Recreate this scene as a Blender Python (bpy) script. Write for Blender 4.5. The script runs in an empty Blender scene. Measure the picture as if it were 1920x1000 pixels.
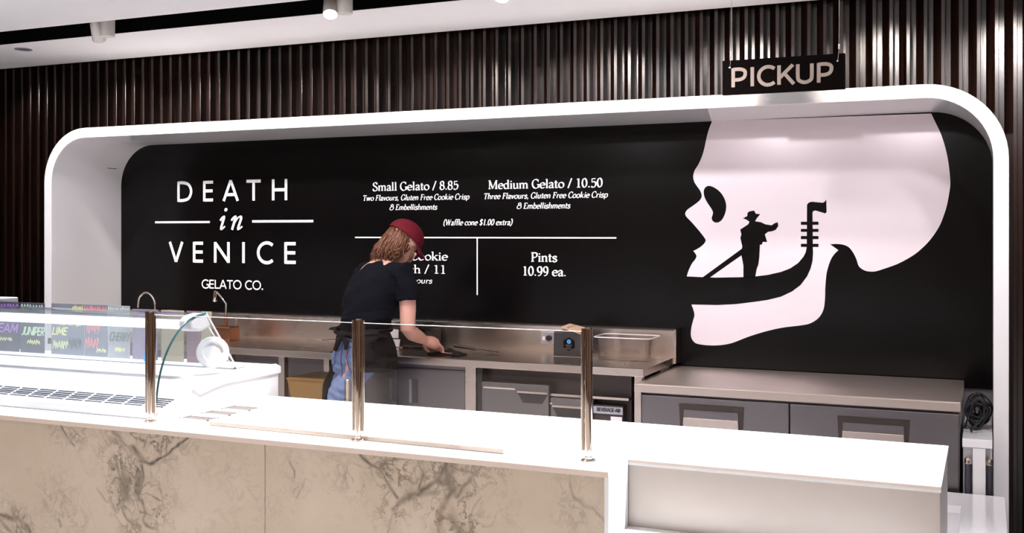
import bpy, bmesh, math, random
import numpy as np
from mathutils import Vector, Matrix, Euler, noise

# ------------------------------------------------------------------ camera, world, exposure, lights
FPX, HOR, CAMH = 2021.0, 437.0, 1.5            # focal length and horizon row of a 1920x1000 frame, eye height
YAW = math.atan2(890, FPX)
CA, SA = math.cos(YAW), math.sin(YAW)
SC = bpy.context.scene
COL = SC.collection
cam = bpy.data.cameras.new('camera')
cam.sensor_fit = 'HORIZONTAL'; cam.sensor_width = 36.0
cam.lens = 36.0 * FPX / 1920.0
cam.shift_y = -(500 - HOR) / 1920.0
cam.clip_start = 0.05; cam.clip_end = 60
cam_o = bpy.data.objects.new('camera', cam); COL.objects.link(cam_o)
cam_o.location = (0, 0, CAMH); cam_o.rotation_euler = (math.pi / 2, 0, YAW)
SC.camera = cam_o
SC.view_settings.view_transform = 'Standard'; SC.view_settings.look = 'None'
SC.view_settings.exposure = 0.33; SC.view_settings.gamma = 1.0; SC.view_settings.use_curve_mapping = False
SC.cycles.max_bounces = 12; SC.cycles.transparent_max_bounces = 24; SC.cycles.glossy_bounces = 6
SC.cycles.sample_clamp_indirect = 6.0
SC.cycles.use_denoising = True
w = bpy.data.worlds.new('world'); SC.world = w; w.use_nodes = True
w.node_tree.nodes['Background'].inputs[0].default_value = (0.9, 0.88, 0.9, 1)
w.node_tree.nodes['Background'].inputs[1].default_value = 0.15

def aim(o, target):
    d = Vector(target) - o.location
    o.rotation_euler = d.to_track_quat('-Z', 'Y').to_euler()

def area_lamp(loc, sx, sy, power, color=(1, 1, 1), target=None):
    l = bpy.data.lights.new('concourse_fill_light', 'AREA'); l.shape = 'RECTANGLE'; l.size = sx; l.size_y = sy
    l.energy = power; l.color = color
    o = bpy.data.objects.new('concourse_fill_light', l); COL.objects.link(o); o.location = loc
    if target: aim(o, target)
    return o

def spot_lamp(loc, target, power, angle=60, blend=0.6, radius=0.035, color=(1, 0.97, 0.95)):
    l = bpy.data.lights.new('spot_lamp', 'SPOT'); l.energy = power; l.spot_size = math.radians(angle)
    l.spot_blend = blend; l.shadow_soft_size = radius; l.color = color
    o = bpy.data.objects.new('spot_lamp', l); COL.objects.link(o); o.location = loc; aim(o, target)
    return o

# ceiling spots over the serving counter and the staff aisle, some of them added (above the frame of the photograph)
for x in (-5.7, -4.9, -4.1, -3.3, -2.5, -1.7, -0.9, -0.2):  # counter row; its two leftmost spots are added to bounce light onto the ceiling
    spot_lamp((x, 3.05, 2.6), (x, 2.98, 0.9), 130 if x < -2.6 else 230 if x < -2.4 else 310, 76, 0.8, 0.05, (0.95, 0.97, 1.0))
for x in (-4.9, -3.8, -2.7, -1.6, -0.5):  # unseen spots added to brighten the upper skull and board
    spot_lamp((x, 2.0, 2.6), (x, 5.65, 1.72), 21, 44, 0.7, 0.05, (1, 0.95, 0.97))
for x in (-5.2, -4.5, -3.8, -3.1, -2.4, -1.85, -1.45, 0.1, 0.5):
    spot_lamp((x, 3.95, 2.6), (x, 5.25, 1.30), 50, 86, 0.8, 0.05, (1, 0.95, 0.98))
for x in (-4.9, -4.0, -3.1, -2.2, -1.3):  # unseen spots added so the aisle floor bounces light up to the ceiling
    spot_lamp((x, 4.0, 2.62), (x, 4.0, 0), 330, 42, 0.5, 0.05, (0.99, 0.98, 1.0))
# unseen lamps added behind the camera: spots bouncing off the pale floor, and soft fill
for x in (-6.5, -4.5, -2.5, -0.5, 1.5):
    for y in (-3.6, -1.2, 0.7):
        spot_lamp((x, y, 2.6), (x, y, 0), 120, 70, 0.7, 0.06, (1, 0.97, 0.93))
area_lamp((-3.2, -2.6, 2.6), 5.0, 0.8, 25, (1, 0.95, 0.88))
area_lamp((-1.8, 0.2, 2.6), 6.0, 0.5, 16, (1, 0.95, 0.9))

# ------------------------------------------------------------------ pixel rays onto the planes of the room
def ray(px, py):
    u = (px - 960) / FPX; v = (HOR - py) / FPX
    return (-SA + u * CA, CA + u * SA, v)
def on_y(px, py, Y):
    r = ray(px, py); t = Y / r[1]; return (r[0] * t, Y, CAMH + r[2] * t)
def on_z(px, py, z):
    r = ray(px, py); t = (z - CAMH) / r[2]; return (r[0] * t, r[1] * t, z)
def on_x(px, py, X):
    r = ray(px, py); t = X / r[0]; return (X, r[1] * t, CAMH + r[2] * t)
def px_x(px, Y): return on_y(px, HOR, Y)[0]

# ------------------------------------------------------------------ materials
def mat(name, color, rough=0.5, metal=0.0, var=0.0, scale=8.0, bump=0.0, bscale=60.0, spec=0.5, coat=0.0, emit=None, stretch=None, var2=None, rvar=0.0):
    m = bpy.data.materials.new(name); m.use_nodes = True
    nt = m.node_tree; b = nt.nodes['Principled BSDF']; N = nt.nodes.new; L = nt.links.new
    b.inputs['Roughness'].default_value = rough; b.inputs['Metallic'].default_value = metal
    b.inputs['Specular IOR Level'].default_value = spec; b.inputs['Coat Weight'].default_value = coat
    c = (*color, 1.0); b.inputs['Base Color'].default_value = c
    tc = N('ShaderNodeTexCoord'); mp = N('ShaderNodeMapping'); L(tc.outputs['Object'], mp.inputs['Vector'])
    if stretch: mp.inputs['Scale'].default_value = stretch
    ns = N('ShaderNodeTexNoise'); ns.inputs['Scale'].default_value = scale; ns.inputs['Detail'].default_value = 5
    L(mp.outputs[0], ns.inputs['Vector'])
    mx = N('ShaderNodeMix'); mx.data_type = 'RGBA'
    c2 = var2 if var2 else tuple(max(0, x * (1 - var)) for x in color)
    mx.inputs['A'].default_value = c; mx.inputs['B'].default_value = (*c2, 1.0)
    L(ns.outputs['Fac'], mx.inputs['Factor']); L(mx.outputs['Result'], b.inputs['Base Color'])
    if rvar:
        mr = N('ShaderNodeMapRange'); mr.inputs['To Min'].default_value = max(0.02, rough - rvar); mr.inputs['To Max'].default_value = rough + rvar
        L(ns.outputs['Fac'], mr.inputs['Value']); L(mr.outputs[0], b.inputs['Roughness'])
    if bump:
        n2 = N('ShaderNodeTexNoise'); n2.inputs['Scale'].default_value = bscale; n2.inputs['Detail'].default_value = 4
        L(mp.outputs[0], n2.inputs['Vector'])
        bp = N('ShaderNodeBump'); bp.inputs['Strength'].default_value = bump; bp.inputs['Distance'].default_value = 0.01
        L(n2.outputs['Fac'], bp.inputs['Height']); L(bp.outputs[0], b.inputs['Normal'])
    if emit:
        b.inputs['Emission Color'].default_value = (*emit[0], 1); b.inputs['Emission Strength'].default_value = emit[1]
    return m

def glass_mat(name, tint=(1, 1, 1), ior=1.5, rough=0.01, gain=1.0):
    m = bpy.data.materials.new(name); m.use_nodes = True
    nt = m.node_tree; nt.nodes.clear(); N = nt.nodes.new; L = nt.links.new
    out = N('ShaderNodeOutputMaterial'); mix = N('ShaderNodeMixShader'); fr = N('ShaderNodeLayerWeight'); fr.inputs['Blend'].default_value = 0.5
    tr = N('ShaderNodeBsdfTransparent'); gl = N('ShaderNodeBsdfGlossy')
    tr.inputs[0].default_value = (*tint, 1); gl.inputs['Roughness'].default_value = rough
    mu = N('ShaderNodeMath'); mu.operation = 'MULTIPLY'; mu.inputs[1].default_value = gain; mu.use_clamp = True
    f0 = ((ior - 1) / (ior + 1)) ** 2
    pw = N('ShaderNodeMath'); pw.operation = 'POWER'; pw.inputs[1].default_value = 5; L(fr.outputs['Facing'], pw.inputs[0])
    sk = N('ShaderNodeMath'); sk.operation = 'MULTIPLY_ADD'; sk.inputs[1].default_value = 1 - f0; sk.inputs[2].default_value = f0; L(pw.outputs[0], sk.inputs[0])
    L(sk.outputs[0], mu.inputs[0]); L(mu.outputs[0], mix.inputs[0])
    L(tr.outputs[0], mix.inputs[1]); L(gl.outputs[0], mix.inputs[2]); L(mix.outputs[0], out.inputs[0])
    return m

M = {}
M['white_lacquer'] = mat('white_lacquer', (0.86, 0.85, 0.86), 0.16, var=0.03, coat=0.3, scale=3)
M['ceiling_paint'] = mat('ceiling_paint', (0.92, 0.90, 0.905), 0.7, var=0.04, scale=2, bump=0.05, bscale=30)
M['worktop_white'] = mat('worktop_white', (0.88, 0.88, 0.89), 0.3, var=0.04, scale=4)
M['front_stone'] = mat('front_stone', (0.44, 0.385, 0.345), 0.35, var=0.06, scale=5)  # white quartz toned grey-beige, the shade of the front faces in its colour
M['edge_shade_beige'] = mat('edge_shade_beige', (0.80, 0.69, 0.62), 0.4, var=0.08, scale=9)  # beige that puts the shade of upright stone edges into the colour
M['slab_marble'] = mat('slab_marble', (0.83, 0.82, 0.83), 0.25, var=0.10, scale=5, stretch=(1, 5, 1))
M['dark_wood'] = None
M['black_board'] = mat('black_board', (0.0026, 0.002, 0.0021), 0.22, var=0.2, scale=2, spec=0.19)
M['vinyl_white'] = mat('vinyl_white', (0.85, 0.84, 0.85), 0.4, var=0.02)
M['skull_vinyl'] = mat('skull_vinyl', (0.92, 0.83, 0.89), 0.22, metal=0.35, var=0.04, scale=2)
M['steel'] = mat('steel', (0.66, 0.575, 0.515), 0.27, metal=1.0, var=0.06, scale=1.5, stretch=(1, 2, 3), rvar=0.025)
M['well_steel'] = mat('well_steel', (0.16, 0.14, 0.135), 0.35, metal=0.4, var=0.3, scale=30)
M['steel_top'] = mat('steel_top', (0.60, 0.52, 0.46), 0.44, metal=1.0, var=0.15, scale=2.0, stretch=(1, 6, 1), rvar=0.05)
M['dark_grey'] = mat('dark_grey', (0.06, 0.06, 0.075), 0.3, metal=0.3, var=0.15)
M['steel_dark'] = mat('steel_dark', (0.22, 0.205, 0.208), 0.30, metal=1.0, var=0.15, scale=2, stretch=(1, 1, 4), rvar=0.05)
M['chrome'] = mat('chrome', (0.74, 0.66, 0.59), 0.05, metal=1.0, var=0.05)
M['copper'] = mat('copper', (0.62, 0.30, 0.18), 0.25, metal=1.0, var=0.2)
M['glass'] = glass_mat('glass', (0.985, 0.985, 0.985))
M['smoke_glass'] = glass_mat('smoke_glass', (0.90, 0.88, 0.86))
M['case_glass'] = glass_mat('case_glass', (0.97, 0.99, 1.0), gain=1.0)
M['glass_edge'] = mat('glass_edge', (0.82, 0.80, 0.80), 0.25, var=0.05)
M['teal_edge'] = mat('teal_edge', (0.008, 0.02, 0.025), 0.2, var=0.5, var2=(0.015, 0.10, 0.12), scale=4)
M['black_plastic'] = mat('black_plastic', (0.012, 0.011, 0.012), 0.35, var=0.2)
M['brown_trim'] = mat('brown_trim', (0.035, 0.022, 0.017), 0.4, var=0.2)
M['case_white'] = mat('case_white', (0.70, 0.70, 0.73), 0.3, var=0.02)
M['led'] = mat('led', (0.9, 0.93, 1.0), 0.5, emit=((0.78, 0.88, 1.0), .75))
M['lamp_lens'] = mat('lamp_lens', (1, 1, 1), 0.5, emit=((1, 0.98, 0.97), 40))
M['lamp_white'] = mat('lamp_white', (0.78, 0.73, 0.69), 0.4, var=0.05)
M['slot_black'] = mat('slot_black', (0.002, 0.0018, 0.002), 0.9, var=0.3, spec=0.05)
M['floor_dark'] = mat('floor_dark', (0.50, 0.47, 0.48), 0.5, var=0.3, scale=6)
M['floor_light'] = mat('floor_light', (0.78, 0.72, 0.69), 0.35, var=0.15, scale=3)
M['wall_pale'] = mat('wall_pale', (0.24, 0.15, 0.11), 0.6, var=0.12, scale=0.8)
M['bulkhead'] = mat('bulkhead', (0.30, 0.22, 0.18), 0.6, var=0.08)
M['grey_wall'] = mat('grey_wall', (0.22, 0.20, 0.22), 0.5, var=0.1)
M['pale_laminate'] = mat('pale_laminate', (0.58, 0.55, 0.57), 0.4, var=0.1, scale=4)
M['sign_black'] = mat('sign_black', (0.0035, 0.002, 0.0015), 0.8, var=0.2, spec=0.06)
M['sign_cream'] = mat('sign_cream', (0.46, 0.36, 0.30), 0.5, var=0.05)
M['skin'] = mat('skin', (0.62, 0.33, 0.26), 0.45, var=0.12, scale=14, bump=0.05, bscale=200)
M['hair'] = mat('hair', (0.17, 0.052, 0.017), 0.36, var=0.8, scale=55, stretch=(1, 1, 0.5), bump=0.4, bscale=140)
M['tshirt'] = mat('tshirt', (0.0030, 0.0033, 0.0062), 0.9, var=0.25, scale=12, bump=0.5, bscale=28, stretch=(1, 1, 2.2), spec=0.12)
M['apron_cloth'] = mat('apron_cloth', (0.005, 0.005, 0.0062), 0.8, var=0.3, bump=0.3, bscale=30, spec=0.3)
M['denim'] = mat('denim', (0.19, 0.26, 0.48), 0.8, var=0.4, scale=22, bump=0.35, bscale=55, spec=0.2)
M['denim_seam'] = mat('denim_seam', (0.045, 0.06, 0.14), 0.8, var=0.2)
M['cap_red'] = mat('cap_red', (0.105, 0.0022, 0.010), 0.8, var=0.25, bump=0.15, bscale=120, spec=0.2)
M['red_tag'] = mat('red_tag', (0.5, 0.02, 0.03), 0.6, var=0.1)
M['kraft'] = mat('kraft', (0.55, 0.36, 0.24), 0.7, var=0.2, scale=12)
M['gold_bin'] = mat('gold_bin', (0.34, 0.19, 0.045), 0.45, var=0.3, scale=5)
M['blue_dot'] = mat('blue_dot', (0.05, 0.30, 0.72), 0.4, var=0.1)
M['grey_print'] = mat('grey_print', (0.30, 0.29, 0.30), 0.5, var=0.1)
M['clear_plastic'] = glass_mat('clear_plastic', (0.90, 0.87, 0.85), ior=1.5, rough=0.08, gain=1.6)
M['rubber'] = mat('rubber', (0.012, 0.012, 0.013), 0.5, var=0.3)
M['label_silver'] = mat('label_silver', (0.42, 0.41, 0.45), 0.4, metal=0.5, var=0.1)
M['paper'] = mat('paper', (0.80, 0.78, 0.80), 0.6, var=0.05)
M['card_black'] = mat('card_black', (0.025, 0.027, 0.042), 0.5, var=0.25, scale=6)
M['card_grey'] = mat('card_grey', (0.143, 0.143, 0.176), 0.5, var=0.3, scale=8)
M['card_white'] = mat('card_white', (0.260, 0.244, 0.260), 0.5, var=0.15, scale=8)
M['card_purple'] = mat('card_purple', (0.176, 0.126, 0.185), 0.5, var=0.4, scale=9)
M['card_yellow'] = mat('card_yellow', (0.294, 0.244, 0.160), 0.5, var=0.2, scale=9)
M['card_mauve'] = mat('card_mauve', (0.168, 0.084, 0.109), 0.5, var=0.3, scale=9)
M['chalk_purple'] = mat('chalk_purple', (0.360, 0.128, 0.576), 0.8, var=0.1)
M['chalk_yellow'] = mat('chalk_yellow', (0.640, 0.624, 0.240), 0.8, var=0.1)
M['chalk_green'] = mat('chalk_green', (0.464, 0.560, 0.384), 0.8, var=0.1)
M['chalk_red'] = mat('chalk_red', (0.680, 0.176, 0.176), 0.8, var=0.1)
M['chalk_dark'] = mat('chalk_dark', (0.080, 0.096, 0.064), 0.8, var=0.1)
M['chalk_mint'] = mat('chalk_mint', (0.440, 0.528, 0.496), 0.8, var=0.1)

def wood_mat():
    m = bpy.data.materials.new('dark_wood'); m.use_nodes = True
    nt = m.node_tree; b = nt.nodes['Principled BSDF']; N = nt.nodes.new; L = nt.links.new
    tc = N('ShaderNodeTexCoord'); mp = N('ShaderNodeMapping'); mp.inputs['Scale'].default_value = (1, 1, 0.05)
    L(tc.outputs['Object'], mp.inputs['Vector'])
    ns = N('ShaderNodeTexNoise'); ns.inputs['Scale'].default_value = 26; ns.inputs['Detail'].default_value = 6
    L(mp.outputs[0], ns.inputs['Vector'])
    rp = N('ShaderNodeValToRGB'); e = rp.color_ramp.elements
    e[0].position = 0.3; e[0].color = (0.002, 0.0011, 0.0009, 1); e[1].position = 0.75; e[1].color = (0.022, 0.0085, 0.0055, 1)
    L(ns.outputs['Fac'], rp.inputs[0]); L(rp.outputs[0], b.inputs['Base Color'])
    b.inputs['Roughness'].default_value = 0.24; b.inputs['Specular IOR Level'].default_value = 0.55
    bp = N('ShaderNodeBump'); bp.inputs['Strength'].default_value = 0.25; bp.inputs['Distance'].default_value = 0.004
    L(ns.outputs['Fac'], bp.inputs['Height']); L(bp.outputs[0], b.inputs['Normal'])
    return m
M['dark_wood'] = wood_mat()

# ------------------------------------------------------------------ mesh building
def place(name, o, parent=None, origin=None):
    COL.objects.link(o)
    if parent: o.parent = parent
    return o

def wloc(o):
    v = Vector(o.location)
    while o.parent: o = o.parent; v += Vector(o.location)
    return v

class MB:
    def __init__(s): s.v = []; s.f = []; s.m = []
    def add(s, vs, fs, mi=0):
        o = len(s.v); s.v += [tuple(p) for p in vs]; s.f += [tuple(i + o for i in f) for f in fs]; s.m += [mi] * len(fs); return s
    def box(s, x0, x1, y0, y1, z0, z1, mi=0):
        x0, x1 = min(x0, x1), max(x0, x1); y0, y1 = min(y0, y1), max(y0, y1); z0, z1 = min(z0, z1), max(z0, z1)
        vs = [(x, y, z) for z in (z0, z1) for y in (y0, y1) for x in (x0, x1)]
        return s.add(vs, [(0, 2, 3, 1), (4, 5, 7, 6), (0, 1, 5, 4), (2, 6, 7, 3), (0, 4, 6, 2), (1, 3, 7, 5)], mi)
    def hexa(s, bot, top, mi=0):
        return s.add(list(bot) + list(top), [(3, 2, 1, 0), (4, 5, 6, 7), (0, 1, 5, 4), (1, 2, 6, 5), (2, 3, 7, 6), (3, 0, 4, 7)], mi)
    def prism_y(s, poly, y0, y1, mi=0):            # polygon in X-Z extruded along Y
        n = len(poly); vs = [(x, y0, z) for x, z in poly] + [(x, y1, z) for x, z in poly]
        return s.add(vs, [tuple(range(n)), tuple(range(2 * n - 1, n - 1, -1))] + [(i, i + n, (i + 1) % n + n, (i + 1) % n) for i in range(n)], mi)
    def prism_x(s, poly, x0, x1, mi=0):            # polygon in Y-Z
        n = len(poly); vs = [(x0, y, z) for y, z in poly] + [(x1, y, z) for y, z in poly]
        return s.add(vs, [tuple(range(n)), tuple(range(2 * n - 1, n - 1, -1))] + [(i, i + n, (i + 1) % n + n, (i + 1) % n) for i in range(n)], mi)
    def prism_z(s, poly, z0, z1, mi=0):
        n = len(poly); vs = [(x, y, z0) for x, y in poly] + [(x, y, z1) for x, y in poly]
        return s.add(vs, [tuple(range(n)), tuple(range(2 * n - 1, n - 1, -1))] + [(i, i + n, (i + 1) % n + n, (i + 1) % n) for i in range(n)], mi)
    def tube(s, pts, r, seg=12, caps=True, mi=0):
        pts = [Vector(p) for p in pts]; n = len(pts)
        rs = r if isinstance(r, (list, tuple)) else [r] * n
        up = None; rings = []
        for i, p in enumerate(pts):
            t = (pts[min(i + 1, n - 1)] - pts[max(i - 1, 0)]); t.normalize()
            if up is None:
                a = Vector((0, 0, 1)) if abs(t.z) < 0.9 else Vector((1, 0, 0))
                up = (a - t * a.dot(t)).normalized()
            else:
                up = (up - t * up.dot(t)).normalized()
            sd = t.cross(up)
            rings.append([p + (up * math.cos(k * 2 * math.pi / seg) + sd * math.sin(k * 2 * math.pi / seg)) * rs[i] for k in range(seg)])
        vs = [q for ring in rings for q in ring]; fs = []
        for i in range(n - 1):
            for k in range(seg):
                fs.append((i * seg + k, i * seg + (k + 1) % seg, (i + 1) * seg + (k + 1) % seg, (i + 1) * seg + k))
        if caps: fs.append(tuple(range(seg - 1, -1, -1))); fs.append(tuple((n - 1) * seg + k for k in range(seg)))
        return s.add(vs, fs, mi)
    def lathe(s, prof, c, seg=24, mi=0, axis=(0, 0, 1)):   # prof: list of (r, h) along axis
        ax = Vector(axis).normalized(); a = Vector((1, 0, 0)) if abs(ax.x) < 0.9 else Vector((0, 1, 0))
        u = (a - ax * a.dot(ax)).normalized(); v = ax.cross(u); c = Vector(c); n = len(prof)
        vs = [c + ax * h + (u * math.cos(k * 2 * math.pi / seg) + v * math.sin(k * 2 * math.pi / seg)) * r for r, h in prof for k in range(seg)]
        fs = [(i * seg + k, i * seg + (k + 1) % seg, (i + 1) * seg + (k + 1) % seg, (i + 1) * seg + k) for i in range(n - 1) for k in range(seg)]
        if prof[0][0] > 1e-6: fs.append(tuple(range(seg - 1, -1, -1)))
        if prof[-1][0] > 1e-6: fs.append(tuple((n - 1) * seg + k for k in range(seg)))
        return s.add(vs, fs, mi)
    def loft(s, rings, mi=0, caps=True, closed=True):
        k = len(rings[0]); n = len(rings); vs = [p for r in rings for p in r]
        kk = k if closed else k - 1
        fs = [(i * k + j, i * k + (j + 1) % k, (i + 1) * k + (j + 1) % k, (i + 1) * k + j) for i in range(n - 1) for j in range(kk)]
        if caps and closed: fs.append(tuple(range(k - 1, -1, -1))); fs.append(tuple((n - 1) * k + j for j in range(k)))
        return s.add(vs, fs, mi)
    def ball(s, c, rx, ry, rz, seg=20, rot=None, mi=0):
        rings = seg // 2; vs = []; c = Vector(c)
        for i in range(1, rings):
            th = math.pi * i / rings
            for k in range(seg):
                p = Vector((rx * math.sin(th) * math.cos(2 * math.pi * k / seg), ry * math.sin(th) * math.sin(2 * math.pi * k / seg), rz * math.cos(th)))
                vs.append(c + (rot @ p if rot else p))
        t = Vector((0, 0, rz)); b = Vector((0, 0, -rz))
        vs.append(c + (rot @ t if rot else t)); vs.append(c + (rot @ b if rot else b)); T = len(vs) - 2; B = T + 1
        fs = [(i * seg + k, i * seg + (k + 1) % seg, (i + 1) * seg + (k + 1) % seg, (i + 1) * seg + k) for i in range(rings - 2) for k in range(seg)]
        fs = [f[::-1] for f in fs]
        fs += [(T, k, (k + 1) % seg) for k in range(seg)] + [(B, (rings - 2) * seg + (k + 1) % seg, (rings - 2) * seg + k) for k in range(seg)]
        return s.add(vs, fs, mi)
    def mesh(s, name, mats, off=(0, 0, 0), smooth=False, fix=True):
        me = bpy.data.meshes.new(name); o = Vector(off)
        me.from_pydata([tuple(Vector(p) - o) for p in s.v], [], s.f)
        for m in (mats if isinstance(mats, (list, tuple)) else [mats]): me.materials.append(m)
        me.polygons.foreach_set('material_index', s.m)
        if fix:
            bm = bmesh.new(); bm.from_mesh(me); bmesh.ops.recalc_face_normals(bm, faces=bm.faces); bm.to_mesh(me); bm.free()
        if smooth: me.polygons.foreach_set('use_smooth', [True] * len(me.polygons))
        me.update(); return me
    def build(s, name, mats, parent=None, smooth=False, bevel=0.0, local=False, fix=True, angle=40, origin=None):
        off = (0, 0, 0)
        if parent and not local: off = wloc(parent)
        elif origin is not None: off = origin
        me = s.mesh(name, mats, off, smooth, fix)
        o = bpy.data.objects.new(name, me); COL.objects.link(o)
        if parent: o.parent = parent
        elif origin is not None: o.location = origin
        if bevel:
            b = o.modifiers.new('bevel', 'BEVEL'); b.width = bevel; b.segments = 2; b.limit_method = 'ANGLE'; b.angle_limit = math.radians(50)
            b.harden_normals = False
        if smooth and angle < 180:
            try: me.set_sharp_from_angle(angle=math.radians(angle))
            except Exception: pass
        return o

def thing(name, label, cat, loc=(0, 0, 0), group=None, rz=0.0):
    o = bpy.data.objects.new(name, None); COL.objects.link(o); o.location = loc; o.rotation_euler = (0, 0, rz)
    o.empty_display_size = 0.05
    return tag(o, label, cat, group)
def tag(o, label, cat, group=None):
    o['label'] = label; o['category'] = cat
    if group: o['group'] = group
    return o
def struct(o): o['kind'] = 'structure'; return o

def catmull(P, n=6, closed=False):
    P = [Vector(p) for p in P]; out = []
    N_ = len(P)
    rng = range(N_) if closed else range(N_ - 1)
    for i in rng:
        if closed: a, b, c, d = P[i - 1], P[i], P[(i + 1) % N_], P[(i + 2) % N_]
        else: a, b, c, d = P[max(i - 1, 0)], P[i], P[i + 1], P[min(i + 2, N_ - 1)]
        for k in range(n):
            t = k / n
            out.append(0.5 * ((2 * b) + (c - a) * t + (2 * a - 5 * b + 4 * c - d) * t * t + (3 * b - a - 3 * c + d) * t ** 3))
    if not closed: out.append(P[-1])
    return out
from mathutils.geometry import tessellate_polygon
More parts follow.
